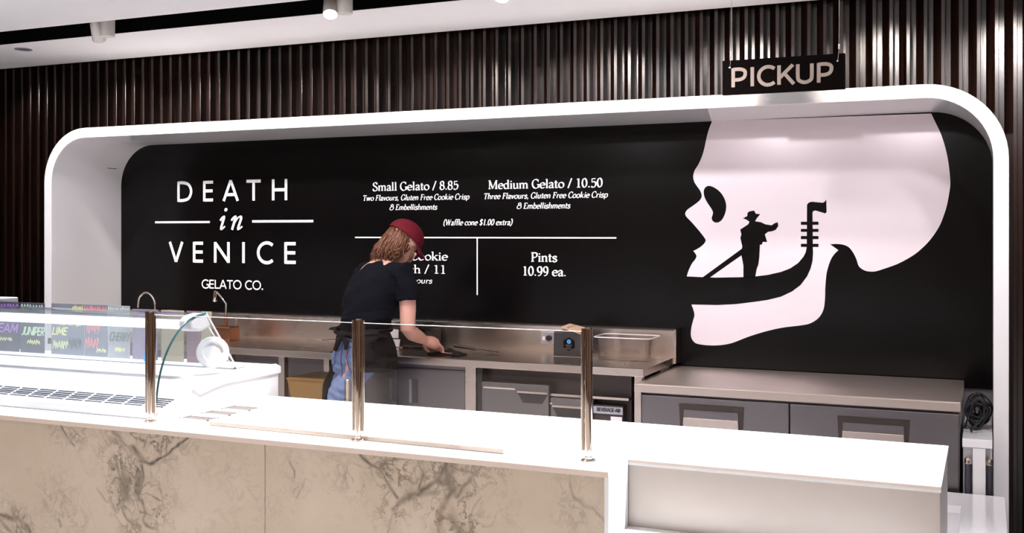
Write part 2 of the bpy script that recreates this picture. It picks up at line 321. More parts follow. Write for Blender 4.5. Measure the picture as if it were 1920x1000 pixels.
# ------------------------------------------------------------------ hand-drawn stroke lettering
# a glyph is (advance, strokes); strokes: l polyline, c smooth curve, e ellipse arc, s thin serif, d dot; cap height 1
def _E(cx, cy, rx, ry, a0, a1, n=22):
    return [(cx + rx * math.cos(math.radians(a0 + (a1 - a0) * i / n)), cy + ry * math.sin(math.radians(a0 + (a1 - a0) * i / n))) for i in range(n + 1)]
t2 = 0.055
SERIF = {
 'o': (.58, [('e', .29, .31, .23, .30, 0, 360)]),
 'e': (.54, [('e', .29, .31, .22, .30, 5, 318), ('l', [(.08, .34), (.51, .34)], .5)]),
 'c': (.50, [('e', .29, .31, .22, .30, 42, 318), ('d', .44, .49, .06)]),
 'a': (.52, [('c', [(.09, .47), (.14, .58), (.26, .61), (.38, .50), (.38, .12), (.42, .03), (.52, .05)]), ('c', [(.38, .36), (.2, .31), (.09, .15), (.19, .01), (.38, .12)])]),
 'd': (.60, [('e', .27, .31, .20, .30, 40, 320), ('l', [(.46, 1.02), (.46, 0)]), ('s', .36, .46, .99), ('s', .46, .57, t2 / 2)]),
 'b': (.58, [('l', [(.12, 1.02), (.12, .02)]), ('e', .31, .31, .20, .30, -140, 140), ('s', .02, .12, .99)]),
 'h': (.60, [('l', [(.13, 1.02), (.13, 0)]), ('c', [(.13, .42), (.24, .58), (.38, .58), (.46, .44), (.46, 0)]), ('s', .02, .13, .99), ('s', .03, .24, t2 / 2), ('s', .36, .57, t2 / 2)]),
 'n': (.60, [('l', [(.13, .62), (.13, 0)]), ('c', [(.13, .42), (.24, .58), (.38, .58), (.46, .44), (.46, 0)]), ('s', .03, .13, .59), ('s', .03, .24, t2 / 2), ('s', .36, .57, t2 / 2)]),
 'm': (.92, [('l', [(.13, .62), (.13, 0)]), ('c', [(.13, .42), (.24, .58), (.37, .58), (.45, .44), (.45, 0)]), ('c', [(.45, .42), (.56, .58), (.69, .58), (.77, .44), (.77, 0)]), ('s', .03, .13, .59), ('s', .03, .24, t2 / 2), ('s', .36, .55, t2 / 2), ('s', .67, .88, t2 / 2)]),
 'u': (.60, [('c', [(.13, .62), (.13, .16), (.20, .03), (.33, .03), (.46, .17)]), ('l', [(.46, .62), (.46, 0)]), ('s', .03, .13, .59), ('s', .36, .46, .59), ('s', .46, .57, t2 / 2)]),
 'i': (.30, [('l', [(.15, .62), (.15, 0)]), ('s', .04, .15, .59), ('s', .04, .27, t2 / 2), ('d', .15, .84, .075)]),
 'l': (.30, [('l', [(.15, 1.02), (.15, 0)]), ('s', .04, .15, .99), ('s', .04, .27, t2 / 2)]),
 'k': (.60, [('l', [(.13, 1.02), (.13, 0)]), ('l', [(.13, .24), (.46, .60)], .5), ('l', [(.24, .36), (.52, .0)]), ('s', .02, .13, .99), ('s', .03, .24, t2 / 2), ('s', .36, .56, .59), ('s', .40, .60, t2 / 2)]),
 't': (.38, [('c', [(.17, .82), (.17, .14), (.22, .03), (.36, .06)]), ('s', .03, .35, .60)]),
 's': (.46, [('c', [(.37, .46), (.33, .57), (.21, .61), (.09, .53), (.12, .40), (.32, .26), (.38, .12), (.28, .0), (.13, .02), (.07, .15)])]),
 'r': (.44, [('l', [(.13, .62), (.13, 0)]), ('c', [(.13, .40), (.22, .56), (.36, .58)]), ('d', .37, .54, .06), ('s', .03, .13, .59), ('s', .03, .25, t2 / 2)]),
 'w': (.80, [('l', [(.08, .61), (.24, 0)]), ('l', [(.24, 0), (.40, .58)]), ('l', [(.40, .61), (.56, 0)]), ('l', [(.56, 0), (.72, .61)]), ('s', .0, .18, .59), ('s', .32, .48, .59), ('s', .64, .80, .59)]),
 'v': (.54, [('l', [(.08, .61), (.27, 0)]), ('l', [(.27, 0), (.46, .61)]), ('s', .0, .18, .59), ('s', .37, .54, .59)]),
 'x': (.54, [('l', [(.08, .61), (.46, .0)]), ('l', [(.08, 0), (.45, .61)]), ('s', .0, .18, .59), ('s', .36, .54, .59), ('s', .0, .18, t2 / 2), ('s', .36, .54, t2 / 2)]),
 'p': (.60, [('l', [(.13, .62), (.13, -.27)]), ('e', .32, .31, .20, .30, -140, 140), ('s', .03, .13, .59), ('s', .03, .25, -.25)]),
 'f': (.36, [('c', [(.40, .95), (.30, 1.02), (.19, .95), (.17, .8), (.17, 0)]), ('s', .03, .33, .60), ('s', .06, .29, t2 / 2)]),
 'S': (.58, [('c', [(.48, .78), (.42, .95), (.27, 1.0), (.11, .88), (.14, .66), (.42, .42), (.50, .22), (.38, .02), (.22, .0), (.10, .08), (.07, .25)])]),
 'G': (.76, [('e', .40, .5, .32, .5, 45, 330), ('l', [(.66, .42), (.66, .06)]), ('s', .52, .76, .42), ('l', [(.63, .98), (.63, .72)], .5)]),
 'M': (.98, [('l', [(.16, 1), (.16, 0)], .6), ('l', [(.16, 1), (.48, .05)]), ('l', [(.48, .05), (.80, 1)], .6), ('l', [(.82, 1), (.82, 0)]), ('s', .05, .16, .97), ('s', .82, .94, .97), ('s', .05, .28, t2 / 2), ('s', .70, .94, t2 / 2)]),
 'C': (.70, [('e', .40, .5, .32, .5, 48, 318), ('l', [(.63, .98), (.63, .70)], .5)]),
 'P': (.64, [('l', [(.17, 1), (.17, 0)]), ('c', [(.17, .97), (.42, .96), (.56, .85), (.54, .60), (.40, .47), (.17, .46)]), ('s', .04, .3, t2 / 2), ('s', .04, .2, .97)]),
 'T': (.66, [('l', [(.33, 1), (.33, 0)]), ('s', .04, .62, .97), ('l', [(.05, .97), (.05, .78)], .5), ('l', [(.61, .97), (.61, .78)], .5), ('s', .2, .46, t2 / 2)]),
 'F': (.60, [('l', [(.17, 1), (.17, 0)]), ('s', .04, .55, .97), ('l', [(.54, .97), (.54, .78)], .5), ('s', .17, .42, .52), ('s', .04, .3, t2 / 2), ('l', [(.42, .62), (.42, .42)], .4)]),
 'E': (.64, [('l', [(.17, 1), (.17, 0)]), ('s', .04, .55, .97), ('l', [(.54, .97), (.54, .78)], .5), ('s', .17, .42, .52), ('s', .04, .58, t2 / 2), ('l', [(.57, .0), (.57, .22)], .5)]),
 'W': (1.0, [('l', [(.10, 1), (.30, 0)]), ('l', [(.30, 0), (.50, .9)], .6), ('l', [(.50, 1), (.70, 0)]), ('l', [(.70, 0), (.90, 1)], .6), ('s', .0, .22, .97), ('s', .40, .60, .97), ('s', .80, 1.0, .97)]),
 '0': (.56, [('e', .28, .5, .20, .49, 0, 360)]),
 '1': (.56, [('l', [(.30, 1), (.30, 0)]), ('s', .14, .30, .93), ('s', .15, .46, t2 / 2)]),
 '5': (.56, [('l', [(.14, .96), (.14, .52)], .5), ('l', [(.13, .93), (.46, .96)]), ('c', [(.14, .54), (.30, .62), (.46, .52), (.48, .30), (.38, .06), (.22, .0), (.07, .10)])]),
 '8': (.56, [('e', .28, .75, .16, .24, 0, 360), ('e', .28, .26, .20, .26, 0, 360)]),
 '9': (.56, [('e', .28, .68, .19, .31, 0, 360), ('c', [(.47, .68), (.44, .3), (.30, .05), (.12, .0)])]),
 '/': (.42, [('l', [(.04, -.05), (.38, 1.05)])]),
 '.': (.26, [('d', .13, .06, .075)]),
 ',': (.26, [('d', .13, .06, .075), ('l', [(.16, .05), (.08, -.16)], .6)]),
 '(': (.34, [('c', [(.30, 1.08), (.12, .75), (.10, .20), (.26, -.18)])]),
 ')': (.34, [('c', [(.06, 1.08), (.24, .75), (.24, .20), (.04, -.18)])]),
 '$': (.56, [('c', [(.44, .76), (.38, .92), (.26, .95), (.12, .84), (.15, .64), (.40, .42), (.46, .24), (.36, .05), (.22, .03), (.08, .22)]), ('l', [(.28, 1.1), (.28, -.1)], .5)]),
 '&': (.78, [('c', [(.62, .60), (.50, .95), (.24, .98), (.20, .76), (.40, .60), (.50, .58)]), ('c', [(.44, .58), (.12, .50), (.08, .16), (.32, .0), (.60, .08), (.70, .40), (.56, .50)])]),
 ' ': (.30, []),
}
SANS = {
 'A': (.80, [('l', [(.05, 0), (.40, 1)]), ('l', [(.40, 1), (.75, 0)]), ('l', [(.17, .31), (.63, .31)])]),
 'B': (.66, [('l', [(.1, 0), (.1, 1)]), ('c', [(.1, .93), (.4, .93), (.5, .75), (.4, .54), (.1, .53)]), ('c', [(.1, .53), (.45, .53), (.57, .3), (.45, .07), (.1, .07)])]),
 'C': (.80, [('e', .47, .5, .40, .47, 48, 312)]),
 'D': (.80, [('l', [(.1, 0), (.1, 1)]), ('c', [(.1, .935), (.32, .935), (.56, .85), (.68, .62), (.68, .38), (.56, .15), (.32, .065), (.1, .065)])]),
 'E': (.60, [('l', [(.1, 0), (.1, 1)]), ('l', [(.1, .935), (.55, .935)]), ('l', [(.1, .51), (.53, .51)]), ('l', [(.1, .065), (.55, .065)])]),
 'G': (.84, [('e', .47, .5, .40, .47, 45, 340), ('l', [(.85, .44), (.55, .44)]), ('l', [(.83, .48), (.83, .14)])]),
 'H': (.82, [('l', [(.1, 0), (.1, 1)]), ('l', [(.72, 0), (.72, 1)]), ('l', [(.1, .5), (.72, .5)])]),
 'I': (.22, [('l', [(.11, 0), (.11, 1)])]),
 'J': (.50, [('c', [(.4, 1), (.4, .25), (.3, .05), (.1, .08)])]),
 'K': (.74, [('l', [(.11, 0), (.11, 1)]), ('l', [(.14, .36), (.66, 1)]), ('l', [(.32, .58), (.70, 0)])]),
 'L': (.56, [('l', [(.1, 0), (.1, 1)]), ('l', [(.1, .065), (.53, .065)])]),
 'M': (.9, [('l', [(.1, 0), (.16, 1)]), ('l', [(.16, 1), (.45, .2)]), ('l', [(.45, .2), (.74, 1)]), ('l', [(.74, 1), (.8, 0)])]),
 'N': (.86, [('l', [(.1, 0), (.1, 1)]), ('l', [(.1, .96), (.76, .04)]), ('l', [(.76, 0), (.76, 1)])]),
 'O': (.94, [('e', .47, .5, .40, .47, 0, 360)]),
 'P': (.66, [('l', [(.11, 0), (.11, 1)]), ('c', [(.11, .93), (.38, .93), (.55, .84), (.58, .66), (.52, .48), (.36, .39), (.11, .385)])]),
 'R': (.68, [('l', [(.11, 0), (.11, 1)]), ('c', [(.11, .93), (.38, .93), (.55, .84), (.56, .66), (.50, .50), (.36, .43), (.11, .43)]), ('l', [(.32, .43), (.6, 0)])]),
 'S': (.6, [('c', [(.5, .8), (.4, .95), (.22, .95), (.1, .78), (.2, .58), (.42, .42), (.5, .25), (.4, .06), (.2, .05), (.07, .2)])]),
 'T': (.70, [('l', [(.35, 0), (.35, 1)]), ('l', [(.03, .935), (.67, .935)])]),
 'U': (.80, [('c', [(.11, 1), (.11, .4), (.16, .17), (.40, .055), (.64, .17), (.69, .4), (.69, 1)])]),
 'V': (.78, [('l', [(.05, 1), (.39, .02)]), ('l', [(.39, .02), (.73, 1)])]),
 'W': (1.1, [('l', [(.05, 1), (.3, 0)]), ('l', [(.3, 0), (.55, .9)]), ('l', [(.55, .9), (.8, 0)]), ('l', [(.8, 0), (1.05, 1)])]),
 'X': (.7, [('l', [(.05, 1), (.65, 0)]), ('l', [(.05, 0), (.65, 1)])]),
 'Y': (.7, [('l', [(.05, 1), (.35, .45)]), ('l', [(.65, 1), (.35, .45)]), ('l', [(.35, .5), (.35, 0)])]),
 '.': (.26, [('d', .13, .07, .09)]),
 '-': (.4, [('l', [(.05, .42), (.35, .42)])]),
 ' ': (.36, []),
}
ITAL = {
 ' ': (.3, []),
 'i': (.34, [('c', [(-.02, .42), (.06, .57), (.13, .60), (.14, .46), (.10, .16), (.13, .03), (.28, .16)]), ('d', .17, .92, .085)]),
 'n': (.62, [('c', [(-.02, .42), (.06, .57), (.13, .60), (.14, .46), (.09, .0)]), ('c', [(.10, .22), (.22, .48), (.36, .60), (.43, .50), (.38, .16), (.41, .03), (.56, .16)])]),
}
_LAY = [0]
def stroke_quads(mb, pts, wfun, tomap, mi):
    _LAY[0] = (_LAY[0] + 1) % 7; lay = _LAY[0] * .00012
    n = len(pts)
    if n < 2: return
    closed = (Vector(pts[0]) - Vector(pts[-1])).length < 1e-5
    vs = []
    for i in range(n):
        a = pts[i - 1] if i else (pts[n - 2] if closed else pts[0]); b = pts[i + 1] if i < n - 1 else (pts[1] if closed else pts[-1])
        dx, dy = b[0] - a[0], b[1] - a[1]; l = math.hypot(dx, dy) or 1
        dx /= l; dy /= l; hw = wfun(dx, dy) / 2
        vs.append((pts[i][0] - dy * hw, pts[i][1] + dx * hw)); vs.append((pts[i][0] + dy * hw, pts[i][1] - dx * hw))
    mb.add([tomap(*p, lay) for p in vs], [(2 * i, 2 * i + 1, 2 * i + 3, 2 * i + 2) for i in range(n - 1)], mi)

def lettering(mb, text, x0, x1, zb, cap, tomap, font=SERIF, thick=.15, thin=.06, slant=0.0, track=0.0, mi=0):
    """write text between x0 and x1 (plane units), baseline zb, cap height cap; tomap turns plane units into 3D"""
    adv = [font.get(c, font[' '])[0] + track for c in text]; tot = sum(adv) - track
    sx = (x1 - x0) / tot; x = x0
    nib = math.radians(22)
    for c, ad in zip(text, adv):
        for st in font.get(c, font[' '])[1]:
            k = st[0]
            T = lambda p: (x + p[0] * sx + slant * p[1] * cap, zb + p[1] * cap)
            wk = 1.0
            if k == 'l':
                pts = [T(p) for p in st[1]]; wk = st[2] if len(st) > 2 else 1.0
            elif k == 'c':
                pts = [T((q.x, q.y)) for q in catmull([(a, b, 0) for a, b in st[1]], 6)]
            elif k == 'e':
                pts = [T(p) for p in _E(*st[1:])]
            elif k == 's':
                if slant and thin < thick: 
                    if st[2] - st[1] > .24: pts = [T((st[1], st[3])), T((st[2], st[3]))]; wk = 1
                    else: continue
                else: pts = [T((st[1], st[3])), T((st[2], st[3]))]
            elif k == 'd':
                q = [T((st[1] + st[3] * math.cos(i * math.pi / 5), st[2] + st[3] * math.sin(i * math.pi / 5))) for i in range(10)]
                _LAY[0] = (_LAY[0] + 1) % 7; mb.add([tomap(*p, _LAY[0] * .00012) for p in q], [tuple(range(10))], mi); continue
            def wf(dx, dy, wk=wk, k=k):
                if k == 's': return thin * cap
                if thin >= thick: return thick * cap
                ang = math.atan2(dy, dx)
                return cap * max(thin, (thin + (thick - thin) * abs(math.sin(ang - nib)) ** 1.3) * wk)
            stroke_quads(mb, pts, wf, tomap, mi)
        x += ad * sx

def scribble(mb, x0, x1, z0, z1, tomap, n=7, wd=.004, seed=1, mi=0):
    r = random.Random(seed)
    for i in range(n):
        xa = x0 + (x1 - x0) * i / n; xb = x0 + (x1 - x0) * (i + .75) / n
        ps = [(xa, z0 + (z1 - z0) * r.random() * .3), (xa + (xb - xa) * r.uniform(.3, .8), z1 - (z1 - z0) * r.random() * .25), (xb, z0 + (z1 - z0) * r.random() * .5)]
        pts = [(q.x, q.y) for q in catmull([(a, b, 0) for a, b in ps], 5)]
        stroke_quads(mb, pts, lambda dx, dy: wd, tomap, mi)

# ------------------------------------------------------------------ the setting
mb = MB(); mb.box(-10, 3.2, -5, 2.6, -.05, 0); mb.box(-10, 3.2, 2.6, 6, -.05, 0, 1)
struct(mb.build('floor', [M['floor_light'], M['floor_dark']]))
CZ = 2.647
mb = MB()
mb.box(-10, 3.2, -5, 4.45, CZ, CZ + .05); mb.box(-10, 3.2, 4.76, 5.46, CZ, CZ + .05)
mb.box(-10, 3.2, -5, 6, CZ + .25, CZ + .3)
struct(mb.build('ceiling', M['ceiling_paint']))
mb = MB(); mb.box(-10, 3.2, 4.45, 4.46, CZ + .05, CZ + .25); mb.box(-10, 3.2, 4.752, 4.7595, CZ + .0005, CZ + .25); mb.box(-10, 3.2, 4.46, 4.75, CZ + .2, CZ + .25)
mb.box(-10, 3.2, 4.44, 4.4495, CZ + .002, CZ + .25)
mb.box(-10, 3.2, 5.45, 5.46, CZ + .05, CZ + .25)
struct(mb.build('trim_1', M['slot_black']))
struct(MB().box(-10.1, -10, -5, 6, 0, CZ + .3).build('wall_left', M['wall_pale']))
struct(MB().box(3.2, 3.3, -5, 6, 0, CZ + .3).build('wall_right', M['bulkhead']))
struct(MB().box(-10, 3.2, -5.1, -5, 0, CZ + .3).build('wall_front', M['wall_pale']))
mb = MB(); mb.box(-10, 3.2, -2.1, -2.0, 2.25, CZ); struct(mb.build('trim_2', M['bulkhead']))

# rounded frame outline: outer and inner, open at the floor
FX0, FX1, FZ, FR, FT = -5.460, 0.087, 2.152, 0.335, 0.061
FY0, FY1 = 5.05, 5.665
def arch(x0, x1, zt, r, n=14, z0=0.0):
    pts = [(x0, z0)]
    pts += [(x0 + r - r * math.cos(math.pi / 2 * i / n), zt - r + r * math.sin(math.pi / 2 * i / n)) for i in range(n + 1)]
    pts += [(x1 - r + r * math.sin(math.pi / 2 * i / n), zt - r + r * math.cos(math.pi / 2 * i / n)) for i in range(n + 1)]
    pts += [(x1, z0)]
    return pts
def outer_z(x):
    if x < FX0 - .001 or x > FX1 + .001: return 0.0
    if x < FX0 + FR: d = FX0 + FR - x
    elif x > FX1 - FR: d = x - (FX1 - FR)
    else: return FZ
    return FZ - FR + math.sqrt(max(0, FR * FR - d * d))
# slatted timber wall: one corrugated run of battens over a backing
mb = MB(); pitch = .0775; rnd = random.Random(4)
x = -10.0
while x < 3.2:
    def zst(xa, xb):
        return max(0, min(outer_z(xa), outer_z(xb)) - .03) if (outer_z(xa) > 0 and outer_z(xb) > 0) else 0.0
    top = CZ + .22
    dj = rnd.uniform(-.002, .002); y0 = 5.5 + dj; y1 = 5.552; b = .002
    # each batten: a slanting flank on its left, a narrow front, a square right side
    mb.prism_z([(x, y1 + .03), (x, y1), (x + .036, y0 + b * 1.2), (x + .038, y0), (x + .055 - b, y0), (x + .055 - b * .3, y0 + b * .3), (x + .055, y0 + b), (x + .055, y1 + .03)], zst(x, x + .055), top)
    mb.box(x + .055, x + pitch, y1, y1 + .03, zst(x + .055, x + pitch), top)
    x += pitch
struct(mb.build('wall_back', M['dark_wood']))
mb = MB(); mb.box(-5.46, .09, 5.668, 5.70, 0, 2.15); struct(mb.build('wall_niche', M['grey_wall']))

# the white frame around the menu wall
mb = MB()
o_, i_ = arch(FX0, FX1, FZ, FR), arch(FX0 + FT, FX1 - FT, FZ - FT, FR - FT)
n = len(o_)
vs = [(x, FY0, z) for x, z in o_] + [(x, FY0, z) for x, z in i_] + [(x, FY1, z) for x, z in o_] + [(x, FY1, z) for x, z in i_]
fs = []
for k in range(n - 1):
    fs += [(k, k + 1, n + k + 1, n + k), (2 * n + k, 3 * n + k, 3 * n + k + 1, 2 * n + k + 1), (k, 2 * n + k, 2 * n + k + 1, k + 1), (n + k, n + k + 1, 3 * n + k + 1, 3 * n + k)]
fs += [(0, n, 3 * n, 2 * n), (n - 1, 3 * n - 1, 4 * n - 1, 2 * n - 1)]
mb.add(vs, fs)
frame = mb.build('wall_frame', M['white_lacquer'], smooth=True, bevel=.003, angle=30)
tag(frame, 'thick white glossy rounded frame standing proud of the slatted wall around the black menu board', 'frame')
xs_ = on_y(800, 210, FY0)[0]
MB().box(xs_ - .001, xs_ + .001, FY0 - .0008, FY0 + .002, FZ - FT, FZ).build('joint', M['grey_wall'], frame)

# ------------------------------------------------------------------ menu board with lettering and emblem
PY = 5.65
board = thing('menu_board', 'long black menu board with white prices and a pale skull, inside the white frame', 'menu board', (-2.7, PY, .72))
ins = arch(FX0 + FT - .02, FX1 - FT + .02, FZ - FT + .02, FR - FT + .02, z0=.75)
MB().prism_y(ins, PY, PY + .012).build('board', M['black_board'], board)
wy = PY - .0015
tm = lambda a, b, l=0: (a, wy - l, b)
def bx(px, py=437): return on_y(px, py, PY)[0]
def bz(px, py): return on_y(px, py, PY)[2]
# brand name in wide capitals
mb = MB()
def letters(mb, seq, zb, cap, thick):
    for ch, a, b in seq:
        adv = SANS[ch][0]
        pad = {'I': 0}.get(ch, 0)
        lettering(mb, ch, bx(a), bx(b), zb, cap, tm, SANS, thick, thick)
q = lambda v: 280 + v / 5.99
def fit(ch, a, b):       # glyph ink spans a..b: widen to the advance box
    ink = {'D': (.04, .74), 'E': (.04, .55), 'A': (.0, .8), 'T': (.03, .67), 'H': (.03, .79), 'V': (.0, .78), 'N': (.03, .83), 'I': (.035, .185), 'C': (.0, .76),
           'P': (.04, .65), 'K': (.04, .73), 'U': (.04, .76)}[ch]
    adv = SANS[ch][0]; s = (b - a) / (ink[1] - ink[0]); return a - ink[0] * s, a - ink[0] * s + adv * s
zd, capd = 1.7065, .211
for ch, a, b in [('D', 315, 482), ('E', 606, 718), ('A', 825, 1006), ('T', 1092, 1254), ('H', 1377, 1553)]:
    a, b = fit(ch, bx(q(a)), bx(q(b))); lettering(mb, ch, a, b, zd, .134, tm, SANS, .15, .15)
mb.build('brand_lettering', M['vinyl_white'], board, fix=False); mb = MB()
for ch, a, b in [('V', 222, 382), ('E', 492, 606), ('N', 726, 906), ('I', 1038, 1081), ('C', 1208, 1392), ('E', 1518, 1646)]:
    a, b = fit(ch, bx(q(a)), bx(q(b))); lettering(mb, ch, a, b, 1.306, .135, tm, SANS, .155, .155)
mb.build('brand_lettering', M['vinyl_white'], board, fix=False); mb = MB()
lettering(mb, 'GELATO CO.', bx(378.2), bx(494.5), 1.137, .057, tm, SANS, .15, .15)
mb.build('brand_lettering', M['vinyl_white'], board, fix=False); mb = MB()
zi = bz(420, 431.3)
xi = bx(q(785)); xe = bx(q(1050))
for ch, a, b in (('i', 790, 850), ('n', 915, 1045)):
    a_, b_ = bx(q(a)), bx(q(b)); lettering(mb, ch, a_ - .004, b_ + .006, zi, .142, tm, ITAL, .16, .06, slant=.22)
mb.build('brand_lettering', M['vinyl_white'], board, fix=False)
for (a, ya, b, yb, th) in [(291, 417.3, 393.7, 416.3, 4.6), (473.2, 415.6, 587.7, 414.6, 5.2), (666, 444.6, 1155.7, 447.3, 2.6)]:
    A, B = on_y(a, ya, PY), on_y(b, yb, PY); z = (A[2] + B[2]) / 2; h2 = th * 6.1 / FPX / 2
    MB().box(A[0], B[0], wy - .001, wy + .0012, z - h2, z + h2).build('rule_line', M['vinyl_white'], board)
A = on_y(895, 447, PY); B = on_y(895, 553.5, PY)
MB().box(A[0] - .0035, A[0] + .0035, wy - .001, wy + .0012, B[2], A[2]).build('rule_line', M['vinyl_white'], board)
for txt, a, b, z, cap, sl in [
    ('Small Gelato / 8.85', 698.8, 860.0, 1.755, .050, 0), ('Medium Gelato / 10.50', 915.0, 1130.5, 1.7535, .050, 0),
    ('Two Flavours, Gluten Free Cookie Crisp', 680, 880, 1.696, .0335, .2), ('Three Flavours, Gluten Free Cookie Crisp', 906.5, 1139.5, 1.696, .0335, .2),
    ('& Embellishments', 730.3, 819.6, 1.638, .0335, .2), ('& Embellishments', 968.8, 1069, 1.638, .0335, .2),
    ('(Waffle cone $1.00 extra)', 831, 960.5, 1.545, .034, .2),
    ('Gelato Cookie', 700, 839.8, 1.338, .050, 0), ('Sandwich / 11', 692, 837, 1.2595, .050, 0), ('Two Flavours', 720, 810.5, 1.2005, .0335, .2),
    ('Pints', 995.3, 1045.3, 1.337, .052, 0), ('10.99 ea.', 979, 1062, 1.2575, .052, 0)]:
    mb = MB(); lettering(mb, txt, bx(a), bx(b), z, cap, tm, SERIF, .195 if sl == 0 else .20, .075 if sl == 0 else .085, slant=sl)
    mb.build('price_lettering' if sl == 0 else 'note_lettering', M['vinyl_white'], board, fix=False)

def fill(name, pts, y, m, parent, smooth_pts=False):
    if smooth_pts: pts = [(v.x, v.y) for v in catmull([(a, b, 0) for a, b in pts], 4, True)]
    P = [on_y(a, b, PY) for a, b in pts]
    bm = bmesh.new(); off = wloc(parent)
    vs = [bm.verts.new((p[0] - off.x, y - off.y, p[2] - off.z)) for p in P]
    for tri in tessellate_polygon([[Vector((p[0], p[2], 0)) for p in P]]):
        f = bm.faces.new([vs[i] for i in tri]); f.normal_update()
        if f.normal.y > 0: f.normal_flip()
    me = bpy.data.meshes.new(name); bm.to_mesh(me); bm.free(); me.materials.append(m)
    o = bpy.data.objects.new(name, me); COL.objects.link(o); o.parent = parent
    return o
def smooth_run(p, n=4): return [(v.x, v.y) for v in catmull([(a, b, 0) for a, b in p], n)]
prof = smooth_run([(1335.2, 227.5), (1328.5, 244.9), (1324.4, 261.2), (1320.3, 280.2), (1315.6, 295.2), (1309.4, 308.8), (1302.6, 319.7), (1299.9, 330.6), (1301.5, 340), (1305.4, 347.2), (1312.2, 356.7),
    (1315.6, 364.9), (1314.9, 371.7), (1309.4, 378.5), (1298.6, 386.6), (1289, 393.4), (1285, 400.2), (1287, 406.4), (1297.2, 417.2), (1310.8, 432.9), (1320.3, 445.1), (1323.2, 451.5), (1319, 458.6), (1309.4, 466), (1299.9, 470.8)])
prof += smooth_run([(1299.9, 470.8), (1304, 475.6), (1306, 481), (1303.3, 487.1), (1297.9, 493.9), (1292.4, 504.8), (1289, 514.3), (1288, 518.4)])[1:]
prof += [(1296.5, 571.3)]
prof += smooth_run([(1296.5, 571.3), (1300.6, 582.2), (1302.2, 591.7), (1300.2, 599.8), (1296.9, 612.1), (1295.4, 625.7), (1296.5, 633.8), (1300.6, 640.6), (1306.7, 644.7), (1319, 647), (1335.3, 648.1), (1351.6, 647.4),
    (1367.9, 644.7), (1381.5, 640.4), (1397.8, 633.8), (1419.6, 626.4), (1446.8, 618.9), (1471.3, 614.1), (1502.5, 610.3), (1520, 606.3), (1535, 596.3), (1543.8, 581.3), (1546.8, 562.5), (1547.6, 537.5), (1549.8, 514), (1553.6, 498.5), (1558.9, 484.9), (1566.5, 474.5), (1572.2, 469.6)])[1:]
prof += smooth_run([(1572.2, 469.6), (1564.3, 463.8), (1556.1, 458.4)])[1:]
prof += smooth_run([(1556.1, 458.4), (1568.4, 457.7), (1580.6, 459), (1591.5, 463.8), (1599.7, 474), (1605.8, 486.2), (1609.2, 497.1), (1614, 503.2), (1622.8, 508), (1632.3, 509.4), (1643.2, 508.7), (1660.9, 503.2),
    (1681.3, 495.8), (1699, 487), (1716, 476.5), (1728, 466.5), (1741, 453.5), (1753, 438), (1763, 421), (1770, 403), (1775.5, 385), (1779.8, 362), (1781.8, 345), (1780.6, 325), (1778, 303.3), (1772.6, 277.5), (1764.5, 252), (1755.4, 232.6), (1746.0, 213)])[1:]
skull = fill('skull_emblem', prof, wy, M['skull_vinyl'], board)
wz = wy - .0008
fill('nose_socket', [(1328.5, 348.8), (1322.4, 352), (1319.6, 359.4), (1321.4, 370.3), (1327, 381.2), (1333.9, 391.4), (1336.9, 398.2), (1336, 404.3), (1334.6, 409), (1336.6, 414.5), (1342, 417.5), (1348.9, 416.3), (1355, 410.4), (1359.7, 400.2), (1361.8, 388), (1359.7, 375.8), (1353.6, 364.2), (1345.5, 356), (1336.6, 350.6)], wz, M['black_board'], board, True).parent = skull
fig = [(1393, 409.7), (1401.2, 405.4), (1401.6, 399.6), (1404.6, 396.8), (1414.1, 395), (1417.5, 401.3), (1425.7, 401.6), (1418.9, 409.7), (1415.8, 415.2), (1426.4, 416.8), (1435.2, 420.9), (1446.8, 422.7), (1452.9, 418.6), (1458.3, 416.8), (1459.3, 424), (1455, 430.8), (1448, 433.8), (1440, 434.9), (1434.1, 439.7), (1438.6, 454), (1430.5, 453.8), (1428.4, 458.8), (1425, 459.2), (1423.7, 484.4), (1422, 496.6), (1418.9, 504.8), (1416.2, 520),
       (1394, 520.8), (1394, 498), (1390.3, 479), (1330.5, 521), (1316.5, 521), (1391, 466.7), (1392, 462.6), (1388.3, 446.3), (1390.3, 439.5), (1388, 430.8), (1403.3, 420.6), (1405.3, 415.9), (1399.2, 411.8)]
fill('boatman_silhouette', fig, wz, M['black_board'], board).parent = skull
gon = [(1284, 518.2), (1288, 518.6), (1316.9, 519.9), (1342, 520.8), (1394, 519.9), (1416.2, 518.6), (1440, 515.7), (1464.4, 510.2), (1482, 503.4), (1497, 493.2), (1506.6, 481.7), (1510.7, 473.5), (1512.6, 464), (1513, 430), (1513.2, 384.5), (1516, 380.4), (1522, 378.4), (1534.4, 379.7), (1543.2, 380.4), (1546.6, 378.4), (1549.4, 374.3), (1550, 398), (1547.3, 400.5), (1539.8, 398), (1529, 395), (1524.9, 396), (1523.5, 399.4), (1523.9, 430), (1524.2, 463.3), (1524.6, 475), (1523.6, 489.8), (1520.2, 503.4), (1513.4, 518.4), (1501.2, 534.7), (1484.8, 547), (1464.4, 556.5), (1440, 562.6), (1412.8, 566.5), (1378.8, 570.6), (1344.8, 572.2), (1296.5, 571.3), (1284, 571)]
fill('gondola_silhouette', gon, wz, M['black_board'], board).parent = skull
mb = MB()
for a, b in ((416, 421.9), (429.4, 435), (442.7, 448.7), (457.2, 463.3)):
    A = on_y(1501.8, (a + b) / 2, PY); B = on_y(1534.7, (a + b) / 2, PY); hh = (b - a) / 2 * 5.35 / FPX
    mb.box(A[0], B[0], wz - .0003, wz, A[2] - hh, A[2] + hh)
mb.build('prow_comb', M['black_board'], skull)

